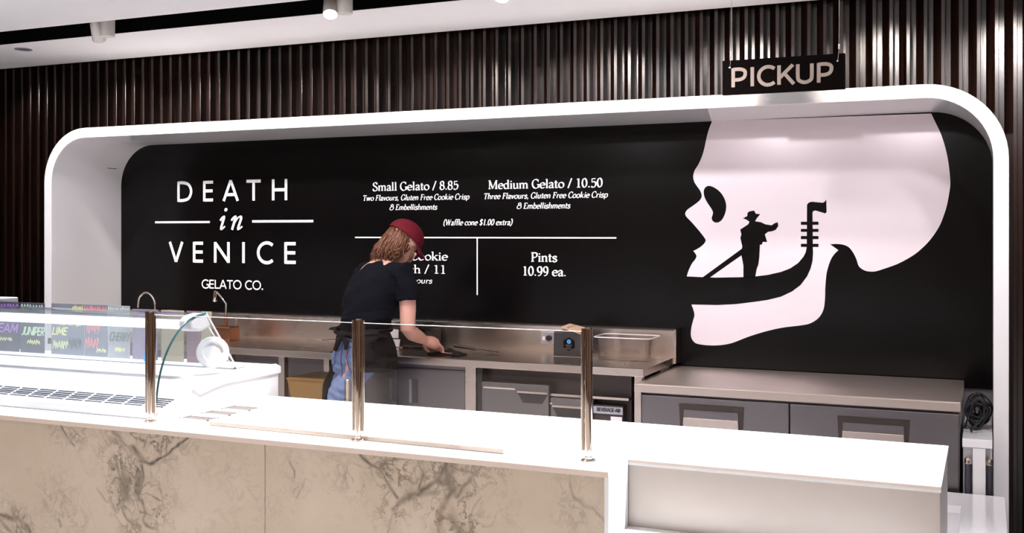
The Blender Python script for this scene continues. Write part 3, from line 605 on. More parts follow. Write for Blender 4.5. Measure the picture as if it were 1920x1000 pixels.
# ------------------------------------------------------------------ hanging pickup sign
SY = 4.8
sg = thing('pickup_sign', 'black hanging board lettered PICKUP on two thin wires above the white frame', 'sign', (-.82, SY, 2.118))
x0, x1 = -1.084, -.555; z0, z1 = 2.117, 2.271
MB().box(x0, x1, SY, SY + .018, z0, z1).build('board', M['sign_black'], sg, bevel=.001)
mb = MB(); ts = lambda a, b, l=0: (a, SY - .0015 - l, b); s8 = lambda v: 1340 + v / 7.354
for ch, a, b in [('P', 232, 447), ('I', 486, 553), ('C', 586, 832), ('K', 864, 1104), ('U', 1124, 1364), ('P', 1409, 1637)]:
    xa, xb = px_x(s8(a), SY), px_x(s8(b), SY)
    if ch == 'I': lettering(mb, 'I', (xa + xb) / 2 - .01, (xa + xb) / 2 + .01, 2.150, .085, ts, SANS, .185, .185)
    else:
        xa, xb = fit(ch, xa, xb); lettering(mb, ch, xa, xb, 2.150, .085, ts, SANS, .185, .185)
mb.build('lettering', M['sign_cream'], sg, fix=False)
for px, lean in ((1369, .004), (1571, -.004)):
    X = px_x(px, SY)
    c = MB().tube([(X, SY - .004, z1 - .03), (X + .005, SY - .003, z1 + .012), (X + .006, SY + .004, CZ)], .0012, 6).build('wire', M['chrome'], sg)
    MB().lathe([(.0035, 0), (.0035, .022)], (X + .005, SY - .003, z1 + .018), 10).build('crimp', M['paper'], c)
    MB().lathe([(.005, 0), (.004, .004)], (X - .001, SY, z1 - .032), 10, axis=(0, -1, 0)).build('screw', M['chrome'], c)

# ------------------------------------------------------------------ lamps on the ceiling track
def track_lamp(px, label, head_dir, lit):
    X = px_x(px, 4.6); loc = (X, 4.6, CZ)
    t = thing('track_lamp', label, 'lamp', loc, 'white spot lamps in the black ceiling slot')
    d = Vector(head_dir).normalized()
    MB().lathe([(.040, 0), (.040, .252)], (X + .045, 4.6, CZ - .05), 24).build('driver_can', M['lamp_white'], t, smooth=True, bevel=.002)
    MB().tube([(X + .045, 4.6, CZ + .02), (X, 4.6, CZ + .03)], .008, 8).build('arm', M['lamp_white'], t)
    c = Vector((X - .035, 4.6, CZ + .03))
    h = MB().lathe([(.022, -.02), (.036, 0), (.038, .105), (.034, .105), (.033, .085)], c, 24, axis=d).build('head', M['lamp_white'], t, smooth=True)
    MB().lathe([(.033, .085), (.0, .088)], c, 24, axis=d).build('lens', M['lamp_lens'] if lit else M['lamp_white'], h)
    return t, c + d * .12
t_, p_ = track_lamp(190, 'white spot lamp in the ceiling slot, leftmost and turned away', (-.35, .55, -.75), False)
spot_lamp(p_, (-4.6, 5.4, 1.9), 45, 75)
t_, p_ = track_lamp(632, 'white spot lamp in the ceiling slot, glaring toward the counter', (.25, -.45, -.8), True)
spot_lamp(p_, (-2.6, 3.0, .9), 60, 70)
t_, p_ = track_lamp(955, 'white spot lamp in the ceiling slot, rightmost at the top edge', (.2, -.5, -.8), True)
spot_lamp(p_, (-1.6, 3.0, .9), 60, 70)
for x in (-6.0, -5.2, -4.45, -3.65, -2.8, -2.0, -1.25, -.5, .1, .9):
    spot_lamp((x, 4.62, 2.56), (x + .05, 5.45, 2.06), 42, 60, .7, .03, (1, .87, .79))
c = on_z(44, 92, CZ)
ring = MB(); ring.lathe([(.052, 0), (.052, -.006), (.040, -.006), (.036, .0)], c, 28)
tag(ring.build('ceiling_detector_ring', M['grey_wall'], smooth=True, origin=c), 'small round ring set in the white ceiling near the slatted wall', 'ceiling fitting')
# ------------------------------------------------------------------ veined marble for the counter front
def vein_material():
    m = bpy.data.materials.new('veined_marble'); m.use_nodes = True
    nt = m.node_tree; b = nt.nodes['Principled BSDF']; N = nt.nodes.new; L = nt.links.new
    tc = N('ShaderNodeTexCoord')
    n1 = N('ShaderNodeTexNoise'); n1.inputs['Scale'].default_value = 3.0; n1.inputs['Detail'].default_value = 6; L(tc.outputs['Object'], n1.inputs['Vector'])
    r1 = N('ShaderNodeValToRGB'); e = r1.color_ramp.elements
    e[0].position = .3; e[0].color = (0.57, 0.485, 0.385, 1); e[1].position = .7; e[1].color = (0.66, 0.57, 0.475, 1); L(n1.outputs['Fac'], r1.inputs[0])
    # thin ridged veins, strong only inside the veined patches
    n2 = N('ShaderNodeTexNoise'); n2.inputs['Scale'].default_value = 17; n2.inputs['Detail'].default_value = 8; n2.inputs['Roughness'].default_value = .62; n2.inputs['Distortion'].default_value = .5; L(tc.outputs['Object'], n2.inputs['Vector'])
    a = N('ShaderNodeMath'); a.operation = 'SUBTRACT'; a.inputs[1].default_value = .5; L(n2.outputs['Fac'], a.inputs[0])
    ab = N('ShaderNodeMath'); ab.operation = 'ABSOLUTE'; L(a.outputs[0], ab.inputs[0])
    rr = N('ShaderNodeMapRange'); rr.inputs['From Min'].default_value = 0.0; rr.inputs['From Max'].default_value = .042; rr.inputs['To Min'].default_value = 1; rr.inputs['To Max'].default_value = 0; L(ab.outputs[0], rr.inputs['Value'])
    at = N('ShaderNodeAttribute'); at.attribute_name = 'vein'
    sp = N('ShaderNodeSeparateColor'); L(at.outputs['Color'], sp.inputs[0])
    mu = N('ShaderNodeMath'); mu.operation = 'MULTIPLY'; L(rr.outputs[0], mu.inputs[0]); L(sp.outputs['Green'], mu.inputs[1])
    ad = N('ShaderNodeMath'); ad.operation = 'MAXIMUM'; L(mu.outputs[0], ad.inputs[0]); L(sp.outputs['Red'], ad.inputs[1])
    n3 = N('ShaderNodeTexNoise'); n3.inputs['Scale'].default_value = 45; n3.inputs['Detail'].default_value = 5; L(tc.outputs['Object'], n3.inputs['Vector'])
    r3 = N('ShaderNodeMapRange'); r3.inputs['From Min'].default_value = .35; r3.inputs['From Max'].default_value = .65; r3.inputs['To Min'].default_value = .65; r3.inputs['To Max'].default_value = 1.0; L(n3.outputs['Fac'], r3.inputs['Value'])
    m2 = N('ShaderNodeMath'); m2.operation = 'MULTIPLY'; m2.use_clamp = True; L(ad.outputs[0], m2.inputs[0]); L(r3.outputs[0], m2.inputs[1])
    vc = N('ShaderNodeMix'); vc.data_type = 'RGBA'; vc.inputs['A'].default_value = (0.035, 0.036, 0.040, 1); vc.inputs['B'].default_value = (0.15, 0.095, 0.05, 1); L(sp.outputs['Blue'], vc.inputs['Factor'])
    # faint flecks everywhere
    n4 = N('ShaderNodeTexNoise'); n4.inputs['Scale'].default_value = 9; n4.inputs['Detail'].default_value = 8; n4.inputs['Distortion'].default_value = 2; L(tc.outputs['Object'], n4.inputs['Vector'])
    r4 = N('ShaderNodeMapRange'); r4.inputs['From Min'].default_value = .62; r4.inputs['From Max'].default_value = .8; r4.inputs['To Max'].default_value = .35; L(n4.outputs['Fac'], r4.inputs['Value'])
    c0 = N('ShaderNodeMix'); c0.data_type = 'RGBA'; L(r4.outputs[0], c0.inputs['Factor']); L(r1.outputs[0], c0.inputs['A']); c0.inputs['B'].default_value = (0.29, 0.25, 0.21, 1)
    c1 = N('ShaderNodeMix'); c1.data_type = 'RGBA'; L(m2.outputs[0], c1.inputs['Factor']); L(c0.outputs['Result'], c1.inputs['A']); L(vc.outputs['Result'], c1.inputs['B'])
    n5 = N('ShaderNodeTexNoise'); n5.inputs['Scale'].default_value = 20; n5.inputs['Detail'].default_value = 7; n5.inputs['Roughness'].default_value = .65; L(tc.outputs['Object'], n5.inputs['Vector'])
    r5 = N('ShaderNodeMapRange'); r5.inputs['From Min'].default_value = .40; r5.inputs['From Max'].default_value = .66; r5.inputs['To Max'].default_value = .55; L(n5.outputs['Fac'], r5.inputs['Value'])
    m5 = N('ShaderNodeMath'); m5.operation = 'MULTIPLY'; L(r5.outputs[0], m5.inputs[0]); L(sp.outputs['Green'], m5.inputs[1])
    c2 = N('ShaderNodeMix'); c2.data_type = 'RGBA'; L(m5.outputs[0], c2.inputs['Factor']); L(c1.outputs['Result'], c2.inputs['A']); c2.inputs['B'].default_value = (0.25, 0.20, 0.145, 1)
    L(c2.outputs['Result'], b.inputs['Base Color']); b.inputs['Roughness'].default_value = .32
    return m
M['veined_marble'] = vein_material()

YF = 2.59                       # plane of the marble front
def seg_dist(P, A, B):
    A = np.array(A); B = np.array(B); d = B - A; t = np.clip(((P - A) @ d) / (d @ d + 1e-12), 0, 1)
    return np.linalg.norm(P - (A + t[..., None] * d), axis=-1)
def value_noise(P, scale, seed):
    r = np.random.RandomState(seed); T = r.rand(64, 64)
    q = P * scale; i = np.floor(q).astype(int); f = q - i; f = f * f * (3 - 2 * f)
    g = lambda a, b: T[(i[..., 0] + a) % 64, (i[..., 1] + b) % 64]
    return (g(0, 0) * (1 - f[..., 0]) * (1 - f[..., 1]) + g(1, 0) * f[..., 0] * (1 - f[..., 1]) + g(0, 1) * (1 - f[..., 0]) * f[..., 1] + g(1, 1) * f[..., 0] * f[..., 1]) - .5
def marble_front(name, xa, xb, za, zb, parent, step=.0035):
    nx = max(2, int((xb - xa) / step)); nz = max(2, int((zb - za) / step))
    X, Z = np.meshgrid(np.linspace(xa, xb, nx), np.linspace(za, zb, nz)); P = np.stack([X, Z], -1)
    D = P.copy()
    for k, (s, amp) in enumerate(((9, .030), (24, .014), (60, .006))):
        D[..., 0] += value_noise(P, s, 10 + k) * amp; D[..., 1] += value_noise(P, s, 20 + k) * amp
    R = np.zeros(X.shape); G = np.zeros(X.shape); B = np.zeros(X.shape)
    w2 = lambda p: (lambda t: (t[0], t[2]))(on_y(p[0], p[1], YF))
    for pts, wd, st, hue in VEINS:
        pts = [w2(p) for p in pts]
        d = np.min([seg_dist(D, pts[i], pts[i + 1]) for i in range(len(pts) - 1)], axis=0)
        v = np.exp(-(d / wd) ** 2) * st * (0.8 + 0.8 * np.clip(value_noise(P, 30, 77) + .5, 0, 1)); B = np.where(v > R, hue, B); R = np.maximum(R, v)
    for (px, py), rx, rz, st, hue in BLOBS:
        c = w2((px, py)); v = np.exp(-(((D[..., 0] - c[0]) / rx) ** 2 + ((D[..., 1] - c[1]) / rz) ** 2) ** 1.5) * st
        B = np.where((v > G) & (v > R), hue, B); G = np.maximum(G, v)
    for (px, py), rx, rz, st in DARKS:
        c = w2((px, py)); dd = ((D[..., 0] - c[0]) / rx) ** 2 + ((D[..., 1] - c[1]) / rz) ** 2
        v = np.clip(1.25 - dd, 0, 1) * st * np.clip(.55 + 1.6 * (value_noise(P, 55, 41) + .25), 0, 1.15); B = np.where(v > R, .15, B); R = np.maximum(R, v)
    G = np.clip(G * (0.55 + 1.1 * (value_noise(P, 14, 5) + .35)), 0, 1); G = np.maximum(G, .03)
    off = wloc(parent)
    vs = [(x - off.x, YF - off.y, z - off.z) for x, z in zip(X.ravel(), Z.ravel())]
    fs = [(j * nx + i, j * nx + i + 1, (j + 1) * nx + i + 1, (j + 1) * nx + i) for j in range(nz - 1) for i in range(nx - 1)]
    nb = len(vs)      # thickness of the slab behind the veined face
    vs += [(x - off.x, YF + .02 - off.y, z - off.z) for x, z in ((xa, za), (xb, za), (xb, zb), (xa, zb))]
    c = [0, nx - 1, nz * nx - 1, (nz - 1) * nx]
    fs += [(nb, nb + 3, nb + 2, nb + 1)]
    fs += [tuple(range(0, nx)) [::-1] + (nb, nb + 1)] + [tuple(range((nz - 1) * nx, nz * nx)) + (nb + 2, nb + 3)]
    fs += [tuple(j * nx + nx - 1 for j in range(nz))[::-1] + (nb + 1, nb + 2)] + [tuple(j * nx for j in range(nz)) + (nb + 3, nb)]
    me = bpy.data.meshes.new(name); me.from_pydata(vs, [], fs)
    ca = me.color_attributes.new('vein', 'FLOAT_COLOR', 'POINT')
    col = np.zeros((len(vs), 4), dtype=np.float32); col[:nb, 0] = np.clip(R, 0, 1).ravel(); col[:nb, 1] = np.clip(G, 0, 1).ravel(); col[:nb, 2] = B.ravel(); col[:, 3] = 1
    ca.data.foreach_set('color', col.ravel()); me.materials.append(M['veined_marble']); me.update()
    o = bpy.data.objects.new(name, me); COL.objects.link(o); o.parent = parent; return o
# polylines and patches of veining, read off the slab
VEINS = [
 ([(103, 788), (120, 808), (137, 830)], .005, .75, .1), ([(207, 808), (240, 847), (257, 867)], .004, .5, .4), ([(257, 867), (277, 868), (300, 855), (315, 842), (330, 830), (350, 814)], .005, .95, .05),
 ([(244, 842), (253, 856), (265, 866)], .010, .85, .1), ([(217, 864), (222, 900), (227, 937)], .004, .6, .2), ([(260, 876), (266, 895), (258, 930)], .006, .7, .3), ([(265, 900), (252, 880), (250, 895)], .004, .7, .2),
 ([(220, 935), (240, 965), (257, 982), (270, 995)], .004, .6, .6), ([(265, 932), (274, 960), (270, 975), (285, 990), (300, 999)], .005, .65, .5), ([(180, 912), (200, 940)], .003, .4, .2), ([(108, 975), (113, 990)], .004, .5, .4),
 ([(0, 962), (32, 972), (48, 988), (56, 1000)], .009, .8, .5), ([(0, 975), (20, 995)], .008, .6, .6),
 ([(672, 853), (695, 877), (715, 897), (737, 920), (750, 930)], .005, .85, .1), ([(740, 952), (752, 938), (767, 927), (792, 920), (815, 902), (828, 882), (832, 860)], .007, .75, .3), ([(728, 1000), (735, 970), (740, 952)], .004, .45, .8),
 ([(832, 872), (845, 900), (850, 922), (838, 938), (828, 962), (825, 985)], .010, .65, .6), ([(855, 935), (872, 912), (885, 895), (905, 874)], .006, .55, .8), ([(850, 970), (862, 985), (870, 1000)], .016, .6, .6),
 ([(690, 880), (720, 868), (760, 862)], .004, .5, .5), ([(790, 868), (797, 890), (792, 915)], .004, .6, .3), ([(540, 862), (546, 880), (546, 895)], .003, .6, .2), ([(1070, 890), (1076, 920), (1090, 955), (1112, 975), (1125, 990)], .004, .4, .2),
 ([(880, 985), (895, 950), (905, 935)], .003, .35, .5), ([(556, 915), (550, 935)], .003, .4, .3)]
BLOBS = [((125, 800), .09, .07, .8, .2), ((255, 822), .17, .10, .95, .4), ((315, 825), .11, .06, .9, .3), ((240, 905), .09, .13, 1.0, .2), ((275, 965), .12, .12, .8, .6), ((20, 985), .11, .08, .95, .6),
 ((725, 885), .16, .09, 1.0, .4), ((775, 885), .10, .09, 1.0, .6), ((845, 885), .12, .12, 1.0, .25), ((735, 940), .08, .10, .6, .7), ((832, 955), .05, .10, .9, .9), ((860, 985), .07, .09, 1.0, .5), ((885, 890), .10, .06, .7, .8),
 ((1085, 940), .07, .14, .3, .2), ((545, 885), .05, .08, .4, .2), ((115, 955), .12, .12, .35, .4), ((440, 930), .2, .2, .16, .3), ((900, 960), .1, .1, .3, .6)]
DARKS = [((233, 912), .028, .050, .62), ((256, 908), .016, .045, .75), ((263, 868), .03, .010, .7), ((838, 872), .022, .035, .7), ((832, 897), .035, .022, .75), ((800, 918), .05, .012, .55), ((848, 918), .018, .025, .65)]

# ------------------------------------------------------------------ serving counter
CT, CTH = .90, .016
sc = thing('serving_counter', 'long white-topped serving counter faced with veined marble, stepped down at its right end', 'counter', (-2.0, 2.9, 0))
XL, XN, XR, XC = -7.2, -.870, -.098, -2.425     # left end, notch, right end, side of the gelato case
Y0, YN, Y1, YC = 2.574, 2.742, 3.275, 2.700
top = [(XL, Y0), (XN, Y0), (XN, YN), (XR, YN), (XR, Y1), (XC, Y1), (XC, YC), (XL, YC)]
mb = MB(); mb.prism_z(top, CT - CTH, CT)
mb.build('worktop', M['worktop_white'], sc, bevel=.0015)
MB().box(XL, XN + .0006, Y0 - .0012, Y0 + .0005, CT - .0155, CT - .0012).build('edge_shade_strip', M['edge_shade_beige'], sc)  # same quartz as the top; the strip paints its front edge as shaded
MB().box(XN + .0006, XR - .001, YN - .0012, YN + .0005, CT - .0085, CT - .0012).build('edge_shade_strip', M['edge_shade_beige'], sc)
xs = on_y(497, 850, YF)[0]
marble_front('front_panel', -4.2, xs - .001, .02, CT - CTH, sc)
marble_front('front_panel', xs + .001, XN - .012, .02, CT - CTH, sc)
MB().box(XL, -4.2, YF, YF + .02, .02, CT - CTH).build('front_panel', M['front_stone'], sc)
MB().box(XN - .0115, XN, Y0 + .004, YN, .02, CT - CTH).build('end_panel', M['worktop_white'], sc, bevel=.001)
# recessed lower shelf at the right end
MB().box(XN, XR - .003, YN + .003, YN + .02, .02, CT - CTH).build('recessed_panel', M['front_stone'], sc)
mb = MB(); mb.box(XN + .0005, XR, Y0 - .10, YN + .0025, .70, .722); mb.build('bag_shelf', M['worktop_white'], sc, bevel=.0015)
mb = MB(); mb.box(XN + .001, XR - .004, Y0 - .08, YN, .02, .70); mb.build('shelf_front', M['front_stone'], sc)
MB().box(XR - .022, XR - .003, YN + .021, Y1 - .005, .02, CT - CTH).build('end_panel', M['worktop_white'], sc)
MB().box(XC, XR - .023, Y1 - .03, Y1 - .008, .05, CT - CTH).build('back_panel', M['pale_laminate'], sc)
MB().box(-4.2, XN - .012, YF + .0205, YF + .04, .02, CT - CTH - .001).build('core', M['pale_laminate'], sc)

# flush steel inserts
for k, (ya, yb, lab) in enumerate(((2.752, 2.806, 'small flush steel insert in the white counter beside the gelato case, nearest the front edge'), (2.860, 2.916, 'small flush steel insert in the white counter, middle one of three beside the gelato case'), (2.963, 3.032, 'small flush steel insert in the white counter, last of three toward the staff side'))):
    t = thing('counter_insert', lab, 'steel insert', (-2.33, (ya + yb) / 2, CT), 'steel inserts beside the gelato case')
    xa, xb = -2.388, -2.270
    mb = MB(); mb.box(xa, xb, ya, ya + .006, CT, CT + .002); mb.box(xa, xb, yb - .006, yb, CT, CT + .002); mb.box(xa, xa + .006, ya, yb, CT, CT + .002); mb.box(xb - .006, xb, ya, yb, CT, CT + .002)
    mb.build('rim', M['chrome'], t)
    MB().box(xa + .006, xb - .006, ya + .006, yb - .006, CT, CT + .0008).build('well', M['well_steel'], t)

# marble slab lying on the counter
sl = MB().prism_z([(-2.215, 2.692), (-1.200, 2.665), (-1.192, 2.972), (-2.20, 2.995)], CT + .0005, CT + .0135).build('marble_slab', [M['slab_marble']], bevel=.001, origin=(-1.7, 2.83, CT))
tag(sl, 'thin pale marble slab lying flat on the white counter behind the glass', 'slab')
MB().prism_z([(-2.2155, 2.6915), (-1.1995, 2.6645), (-1.1995, 2.6652), (-2.2155, 2.6922)], CT + .0015, CT + .0125).build('cut_edge', M['edge_shade_beige'], sl)
MB().prism_z([(-1.1998, 2.666), (-1.1914, 2.972), (-1.1922, 2.972), (-1.2004, 2.666)], CT + .0015, CT + .0125).build('cut_edge', M['edge_shade_beige'], sl)

# ------------------------------------------------------------------ sneeze guard: chrome posts and glass
GY = 2.672
posts = [(-2.432, 'chrome glass-holding post nearest the gelato case'), (-1.662, 'middle chrome post of the glass guard, standing in front of the worker'), (-.957, 'chrome post at the open right end of the glass guard')]
for k, (X, lab) in enumerate(posts):
    t = thing('guard_post', lab, 'post', (X, GY, CT), 'chrome posts of the glass guard')
    MB().lathe([(.021, 0), (.021, .003), (.016, .006), (.011, .006), (.011, .012)], (X, GY, CT), 24).build('flange', M['chrome'], t, smooth=True)
    MB().lathe([(.0085, .01), (.0105, .03), (.0105, .345), (.009, .352), (0, .352)], (X, GY, CT), 24).build('tube', M['chrome'], t, smooth=True)
    for sgn in (-1, 1):
        if k == 2 and sgn > 0: continue
        xx = X + sgn * .0155
        MB().tube([(xx, GY, CT + .028), (xx, GY, CT + .348)], .0052, 12).build('clamp_bar', M['chrome'], t, smooth=True)
        for z in (.10, .20, .30): MB().box(min(X, xx), max(X, xx), GY - .003, GY + .003, CT + z, CT + z + .012).build('clamp_lug', M['chrome'], t)
def guard_glass(xa, xb, lab):
    t = thing('guard_glass', lab, 'glass panel', ((xa + xb) / 2, GY, CT), 'glass panels of the sneeze guard')
    g = MB().box(xa, xb, GY - .004, GY + .004, CT + .004, 1.239).build('pane', M['smoke_glass'], t)
    MB().box(xa, xb, GY - .0035, GY + .0035, 1.2391, 1.2406).build('polished_edge', M['glass_edge'], t)
guard_glass(posts[0][0] + .018, posts[1][0] - .018, 'clear glass panel between the case-side post and the middle post')
guard_glass(posts[1][0] + .018, posts[2][0] - .018, 'clear glass panel between the middle post and the end post')

# ------------------------------------------------------------------ gelato display case
gc = thing('gelato_case', 'white gelato display case with curved glass, lit inside, left of the counter', 'display case', (-3.8, 3.0, 0))
GX0, GX1 = -6.6, -2.427
prof_ = [(2.702, .02), (2.702, .925), (2.712, .934), (2.78, .955), (2.86, .978), (2.94, .998), (3.02, 1.008), (3.32, 1.010), (3.345, .998), (3.345, .02)]
MB().prism_x(prof_, GX0, GX1).build('body', M['case_white'], gc, bevel=.006)
mb = MB(); mb.prism_x([(2.86, .979), (2.94, 1.0), (3.02, 1.010), (3.32, 1.0125), (3.35, 1.0), (3.35, .975), (3.02, .975), (2.9, .955)], GX1 - .001, GX1 + .006)
mb.build('side_rim', M['case_white'], gc, bevel=.002)
# air grille: dark slots in the sloping front of the deck
gl = MB(); 
ga = on_z(140, 728, .966); gb = on_z(140, 757, .940)
def deck_z(y): 
    for (ya, za), (yb, zb) in zip(prof_[2:7], prof_[3:8]):
        if ya <= y <= yb: return za + (zb - za) * (y - ya) / (yb - ya)
    return prof_[2][1]
rn = random.Random(3)
for r in range(5):
    y = 2.722 + r * .0128
    x = -5.6
    while x < -2.475:
        ln = .074
        z = deck_z(y); z2 = deck_z(y + .0068)
        gl.hexa([(x, y, z - .001), (x + ln, y, z - .001), (x + ln, y + .0068, z2 - .001), (x, y + .0068, z2 - .001)], [(x, y, z + .0015), (x + ln, y, z + .0015), (x + ln, y + .0068, z2 + .0015), (x, y + .0068, z2 + .0015)])
        x += ln + .012
gl.build('air_grille', M['card_black'], gc)
# glass profile: curved front from the apex down to the deck, straight back pane
AP, BK = (2.983, 1.222), (3.155, 1.013)
curve = [(q.x, q.y) for q in catmull([(2.985, 1.222, 0), (2.935, 1.216, 0), (2.882, 1.196, 0), (2.835, 1.160, 0), (2.795, 1.112, 0), (2.766, 1.055, 0), (2.750, 1.0, 0), (2.743, .948, 0)], 4)]
off = [(y + .005, z - .004) for y, z in curve]
MB().prism_x([AP, BK] + [curve[-1]] + curve[::-1][1:], GX1 - .048, GX1 - .042).build('end_pane', M['case_glass'], gc)
mb = MB(); mb.tube([(GX1 - .045, y, z) for y, z in curve], .0035, 8); mb.build('pane_edge', M['teal_edge'], gc, smooth=True)
mb = MB(); mb.tube([(GX1 - .045, AP[0] + .004, AP[1]), (GX1 - .045, BK[0], BK[1])], .003, 8); mb.tube([(GX1 - .060, AP[0] + .004, AP[1] - .012), (GX1 - .060, BK[0] - .004, BK[1])], .0022, 8); mb.build('pane_edge', M['glass_edge'], gc, smooth=True)
rings = [curve, off]
mb = MB(); mb.loft([[(GX0, y, z) for y, z in curve + off[::-1]], [(GX1 - .05, y, z) for y, z in curve + off[::-1]]], caps=True); mb.build('front_glass', M['case_glass'], gc, smooth=True)
MB().prism_x([AP, BK, (BK[0] + .005, BK[1]), (AP[0] + .005, AP[1])], GX0, GX1 - .05).build('back_glass', M['case_glass'], gc)
MB().box(GX0, GX1 - .05, BK[0] - .010, BK[0] + .004, 1.0102, 1.0155).build('hinge_line', M['card_black'], gc)
MB().box(GX0, GX1 - .05, BK[0] - .012, BK[0] + .06, 1.0105, 1.020).build('rear_rail', M['case_white'], gc, bevel=.003)
MB().tube([(GX0, 2.957, 1.182), (GX1 - .10, 2.957, 1.182)], .0165, 16).build('light_tube', M['led'], gc, smooth=True)
mb = MB(); mb.prism_x([(2.905, 1.200), (2.93, 1.216), (2.985, 1.224), (3.0, 1.208), (3.02, 1.175), (2.97, 1.160), (2.915, 1.165)], GX1 - .10, GX1 - .045); mb.build('end_bracket', M['case_white'], gc, smooth=True, bevel=.01)

# flavour cards leaning on the back glass
bdir = Vector((0, AP[0] - BK[0], AP[1] - BK[1])).normalized(); blen = math.hypot(AP[0] - BK[0], AP[1] - BK[1])
nrm = Vector((0, -bdir.z, bdir.y)); nrm = nrm if nrm.y < 0 else -nrm
def card_point(x, s, lift=0.0): return (x, 3.170 - lift, 1.0215 + s)
def card(pa, pb, m, label, lines, top, s0=.0, s1=.190):
    yy = 3.17
    xa, xb = px_x(pa, yy), px_x(pb, yy)
    c = card_point((xa + xb) / 2, .02)
    t = thing('flavour_card', label, 'card', c, 'flavour cards in the gelato case')
    lo = [card_point(xa, s0), card_point(xb, s0), card_point(xb, s1), card_point(xa, s1)]
    hi = [card_point(xa, s0, .002), card_point(xb, s0, .002), card_point(xb, s1, .002), card_point(xa, s1, .002)]
    MB().hexa(lo, hi).build('board', m, t)
    f = lambda a, b, l=0: card_point(a, b, .0032 + l)
    for (kind, a, b, sa, sb, cm, arg) in lines + ([top] if top else []):
        mb = MB(); A = xa + (xb - xa) * a; Bx = xa + (xb - xa) * b
        if kind == 't': lettering(mb, arg, A, Bx, sa, sb - sa, f, SANS, .17, .17, slant=.3)
        else: scribble(mb, A, Bx, sa, sb, f, arg[0], .0038, arg[1])
        mb.build('chalk_writing', cm, t, fix=False)
card(-62, 37, M['card_black'], 'dark flavour card chalked CREAM in purple, leftmost in the gelato case', [('t', .36, .97, 0.0766, 0.1126, M['chalk_purple'], 'CREAM'), ('s', .62, .88, 0.0406, 0.0572, M['chalk_yellow'], (6, 2))], ('s', .55, .99, .168, .196, M['chalk_purple'], (8, 3)), s1=.20)
card(39, 84, M['card_black'], 'dark flavour card chalked JUNIPER in pale green, second from left', [('t', .04, .98, 0.0694, 0.1033, M['chalk_green'], 'JUNIPER'), ('s', .3, .85, 0.032, 0.0529, M['chalk_yellow'], (6, 5))], ('s', .02, .99, .168, .196, M['chalk_mint'], (8, 6)), s1=.20)
card(97, 158, M['card_grey'], 'grey flavour card chalked LIME in yellow beside a dark scrawl', [('t', .02, .48, 0.0766, 0.1076, M['chalk_yellow'], 'LIME'), ('s', .06, .55, 0.0212, 0.055, M['chalk_yellow'], (6, 8)), ('s', .55, .95, 0.0226, 0.073, M['card_black'], (7, 9)), ('s', .25, .97, 0.1126, 0.1342, M['chalk_yellow'], (9, 10))], ('s', .65, .99, .168, .196, M['chalk_yellow'], (7, 11)), s1=.20)
card(159, 202, M['card_grey'], 'grey flavour card with two lines scrawled in red chalk', [('s', .1, .72, 0.0874, 0.1249, M['chalk_red'], (5, 12)), ('s', .03, .68, 0.0298, 0.0766, M['chalk_red'], (5, 13)), ('s', .55, .98, 0.0154, 0.0334, M['chalk_yellow'], (4, 14))], ('s', .0, .99, .168, .196, M['chalk_red'], (9, 15)), s1=.20)
card(203, 244, M['card_white'], 'pale flavour card chalked CHERRY in dark green', [('t', .06, .98, 0.0644, 0.0982, M['chalk_dark'], 'CHERRY'), ('s', .35, .8, 0.0226, 0.0428, M['chalk_yellow'], (5, 16)), ('s', .7, .99, 0.1198, 0.1378, M['chalk_green'], (4, 17))], ('s', .0, .99, .168, .196, M['chalk_mint'], (9, 18)), s1=.20)
card(249, 296, M['card_purple'], 'purple flavour card behind the first chrome post', [('s', .5, .75, 0.0658, 0.109, M['chalk_purple'], (3, 19))], None)
card(303, 345, M['card_yellow'], 'yellowish flavour card right of the first chrome post', [('s', .1, .9, 0.1702, 0.1846, M['chalk_purple'], (6, 20))], None)
card(351, 376, M['card_mauve'], 'mauve flavour card second from the right end of the case', [], None)
card(378, 397, M['card_yellow'], 'narrow tan flavour card at the right end of the case', [], None)
# round white lid leaning inside the case end
lid = MB(); cx = Vector((px_x(406, 3.04), 3.02, 1.083)); ax = Vector((.62, -.72, .25)).normalized()
lid.lathe([(.0, .004), (.030, .004), (.036, .012), (.052, .012), (.056, 0), (.050, -.004), (.0, -.004)], cx, 32, axis=ax)
tag(lid.build('tub_lid', M['case_white'], smooth=True, origin=cx), 'round white tub lid leaning inside the right end of the gelato case', 'lid')
tb = MB(); p = on_y(275, 668, 3.13); tb.box(p[0] - .012, p[0] + .022, 3.125, 3.135, 1.0205, 1.048)
tag(tb.build('price_clip', M['blue_dot'], bevel=.002, origin=(p[0], 3.13, 1.0205)), 'small blue clip on the rear rail of the gelato case beside the first post', 'clip')
# grey terminal behind the case, far left
p = on_y(9, 572, 3.6); gt = thing('payment_terminal', 'small grey box standing behind the gelato case at the far left', 'box', (p[0], 3.6, 1.0))
MB().box(p[0] - .16, p[0] + .018, 3.55, 3.66, .90, p[2] + .033).build('housing', M['label_silver'], gt, bevel=.004)
MB().box(p[0] - .15, p[0] + .008, 3.547, 3.5505, 1.0, p[2] + .022).build('screen', M['card_black'], gt)
MB().box(p[0] - .2, p[0] + .06, 3.50, 3.72, 0, .90).build('stand', M['grey_wall'], gt)

